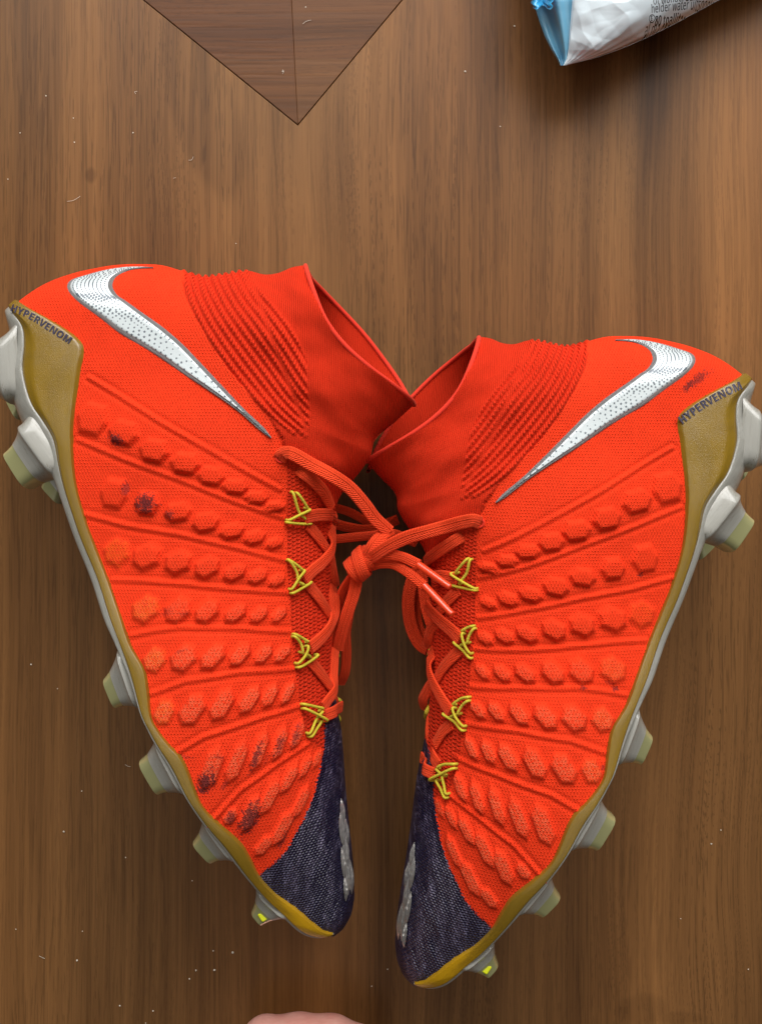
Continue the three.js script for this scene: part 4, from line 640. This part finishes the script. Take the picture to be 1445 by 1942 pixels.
// ---------------------------------------------------------------- the photographer's hand, knuckles at the edge of the picture
{
  const R = 92, half = .085, mc = new MarchingCubes(R, new THREE.MeshBasicMaterial(), false, false, 90000);
  const c0 = pix(585, 1942, .02); const ctr = V(c0.x + .004, .035, c0.z + .072);
  const bones = [], bone = (a, b, ra, rb) => bones.push([a, b, ra, rb]);
  const kn = [[505, 1938], [570, 1934], [632, 1938], [690, 1962]].map(([x, y]) => { const p = pix(x, y, .021); p.z += .0092; return p; });
  kn.forEach((p, i) => {
    const mcp = V(lerp(p.x, c0.x, .15), .040 - .003 * Math.abs(i - 1), p.z + .042), dip = V(p.x, .0105, p.z + .010), tip = V(p.x * .98, .0095, p.z + .028);
    bone(mcp, p, .0115, .0095); bone(p, dip, .0092, .0085); bone(dip, tip, .0085, .0075); bone(mcp, V(c0.x + .004, .034, p.z + .10), .013, .019);
  });
  const th = kn[0]; bone(V(c0.x - .012, .028, th.z + .095), V(th.x - .018, .020, th.z + .062), .015, .012); bone(V(th.x - .018, .020, th.z + .062), V(th.x - .012, .016, th.z + .034), .011, .010); bone(V(th.x - .012, .016, th.z + .034), V(th.x + .004, .014, th.z + .020), .0095, .008);
  const v = V(0, 0, 0), hs = R / 2;
  for (let z = 0; z < R; z++) for (let y = 0; y < R; y++) for (let x = 0; x < R; x++) {
    v.set((x - hs) / hs * half + ctr.x, (y - hs) / hs * half + ctr.y, (z - hs) / hs * half + ctr.z); let d = 1;
    for (const [a, b, ra, rb] of bones) { const dx = b.x - a.x, dy = b.y - a.y, dz = b.z - a.z, t = clamp(((v.x - a.x) * dx + (v.y - a.y) * dy + (v.z - a.z) * dz) / (dx * dx + dy * dy + dz * dz)); const e = Math.hypot(v.x - a.x - t * dx, v.y - a.y - t * dy, v.z - a.z - t * dz) - lerp(ra, rb, t); const k = .0075, h = clamp(.5 + .5 * (d - e) / k); d = lerp(d, e, h) - k * h * (1 - h); }
    mc.field[z * R * R + y * R + x] = -Math.max(d, .0006 - v.y);
  }
  mc.isolation = 0; mc.update();
  const n = mc.count, g0 = new THREE.BufferGeometry(); g0.setAttribute('position', new THREE.BufferAttribute(new Float32Array(mc.positionArray.slice(0, n * 3)).map((c, i) => c * half + [ctr.x, ctr.y, ctr.z][i % 3]), 3));
  const g = mergeVertices(g0, 1e-6); g.computeVertexNormals();
  const p = g.attributes.position, uv = new Float32Array(p.count * 2); for (let i = 0; i < p.count; i++) uv.set([p.getX(i) / .05, p.getZ(i) / .05 + p.getY(i) / .05], 2 * i); g.setAttribute('uv', new THREE.BufferAttribute(uv, 2));
  const skin = new THREE.MeshPhysicalMaterial({ map: dataTex(256, 256, (x, y) => { const n = fbm(x / 30, y / 30, 4), m = vn(x * .5, y * .5); return [.72 + .10 * (n - .5), .32 + .14 * (n - .5) + .02 * m, .27 + .12 * (n - .5)]; }, true), roughness: .48, bumpMap: dataTex(256, 256, (x, y) => fbm(x / 4, y / 4, 3)), bumpScale: .00015 });
  const hand = mesh('person', g, skin, scene); hand.userData = { label: 'bare hand resting on the table, only its bent knuckles in view', category: 'person' };
}

// ---------------------------------------------------------------- crumbs and lint on the table
{
  const r = rng(12), geos = [], spots = [[31, 1762], [147, 1821], [228, 1907], [291, 1917], [277, 1940], [365, 1670], [239, 1626], [157, 1766], [405, 1803], [442, 1806], [407, 1839], [372, 1840], [360, 1856], [156, 1500], [122, 1577], [705, 1870], [1418, 1838], [448, 462], [142, 270], [140, 224], [88, 182], [253, 252], [39, 252], [16, 340], [537, 136], [948, 240], [975, 50], [580, 14], [1348, 1600], [1366, 1574], [1290, 1742], [735, 1838], [60, 1260], [330, 1480], [110, 1306], [882, 136]];
  for (const [x, y] of spots) { const s = (.00022 + .00036 * r() * r()), g = new THREE.IcosahedronGeometry(s, 1); const p = g.attributes.position; for (let i = 0; i < p.count; i++) { const f = .7 + .6 * vn(p.getX(i) * 9e3 + x, p.getZ(i) * 9e3 + y + p.getY(i) * 7e3); p.setXYZ(i, p.getX(i) * f * (1 + .7 * r() * 0), p.getY(i) * f * .7, p.getZ(i) * f); } g.rotateY(r() * 6); g.computeVertexNormals(); const w = pix(x, y, 0); g.translate(w.x, s * .45, w.z); g.deleteAttribute('uv'); geos.push(g.index ? g.toNonIndexed() : g); }
  const fib = (l) => { const g = tube(l.map(([x, y]) => pix(x, y, .0004)), .00007, 20, 5); g.deleteAttribute('uv'); geos.push(g.toNonIndexed()); };
  fib([[128, 382], [140, 380], [153, 372]]); fib([[258, 178], [256, 174], [261, 173]]); fib([[358, 304], [364, 303], [367, 297]]); fib([[329, 338], [334, 337]]); fib([[238, 1450], [243, 1453], [248, 1454]]); fib([[536, 132], [538, 137], [536, 140]]); fib([[574, 46], [580, 41], [590, 38]]); fib([[75, 1813], [83, 1817], [86, 1818]]);
  const m = mesh('crumbs', mergeGeometries(geos), new THREE.MeshStandardMaterial({ color: lin(.72, .66, .55), roughness: .8 }), scene); m.userData = { kind: 'stuff', label: 'pale crumbs and lint scattered on the table', category: 'crumbs' };
}

// ---------------------------------------------------------------- the window and an added fill panel for bounced light (outside the picture)
{
  const glass = (o, name, label, strength, lift) => {
    const g = new THREE.Group(); g.name = name; g.position.set(...o.at); g.lookAt(...o.to); g.userData = { kind: 'structure', label, category: name.split('_')[0] }; scene.add(g);
    const pane = new THREE.Mesh(new THREE.BoxGeometry(o.w, o.h, .004), new THREE.MeshStandardMaterial({ color: 0xffffff, emissive: 0xffffff, emissiveIntensity: strength, roughness: .6 })); pane.name = 'pane'; pane.position.z = -.02; g.add(pane);
    for (const [x, y, w, h] of [[0, o.h / 2 + .03, o.w + .12, .06], [0, -o.h / 2 - .03, o.w + .12, .06], [-o.w / 2 - .03, 0, .06, o.h], [o.w / 2 + .03, 0, .06, o.h]]) { const f = new THREE.Mesh(new THREE.BoxGeometry(w, h, .05), new THREE.MeshStandardMaterial({ color: lin(.7, .7, .68), roughness: .5 })); f.name = 'frame'; f.position.set(x, y, -.04); f.castShadow = true; g.add(f); }
  };
  glass(WINDOW, 'window', 'bright window beyond the far edge of the table', .6); glass(FILL, 'fill_panel', 'dim panel added overhead as fill for bounced light', .1);
}
renderer.render(scene, camera);
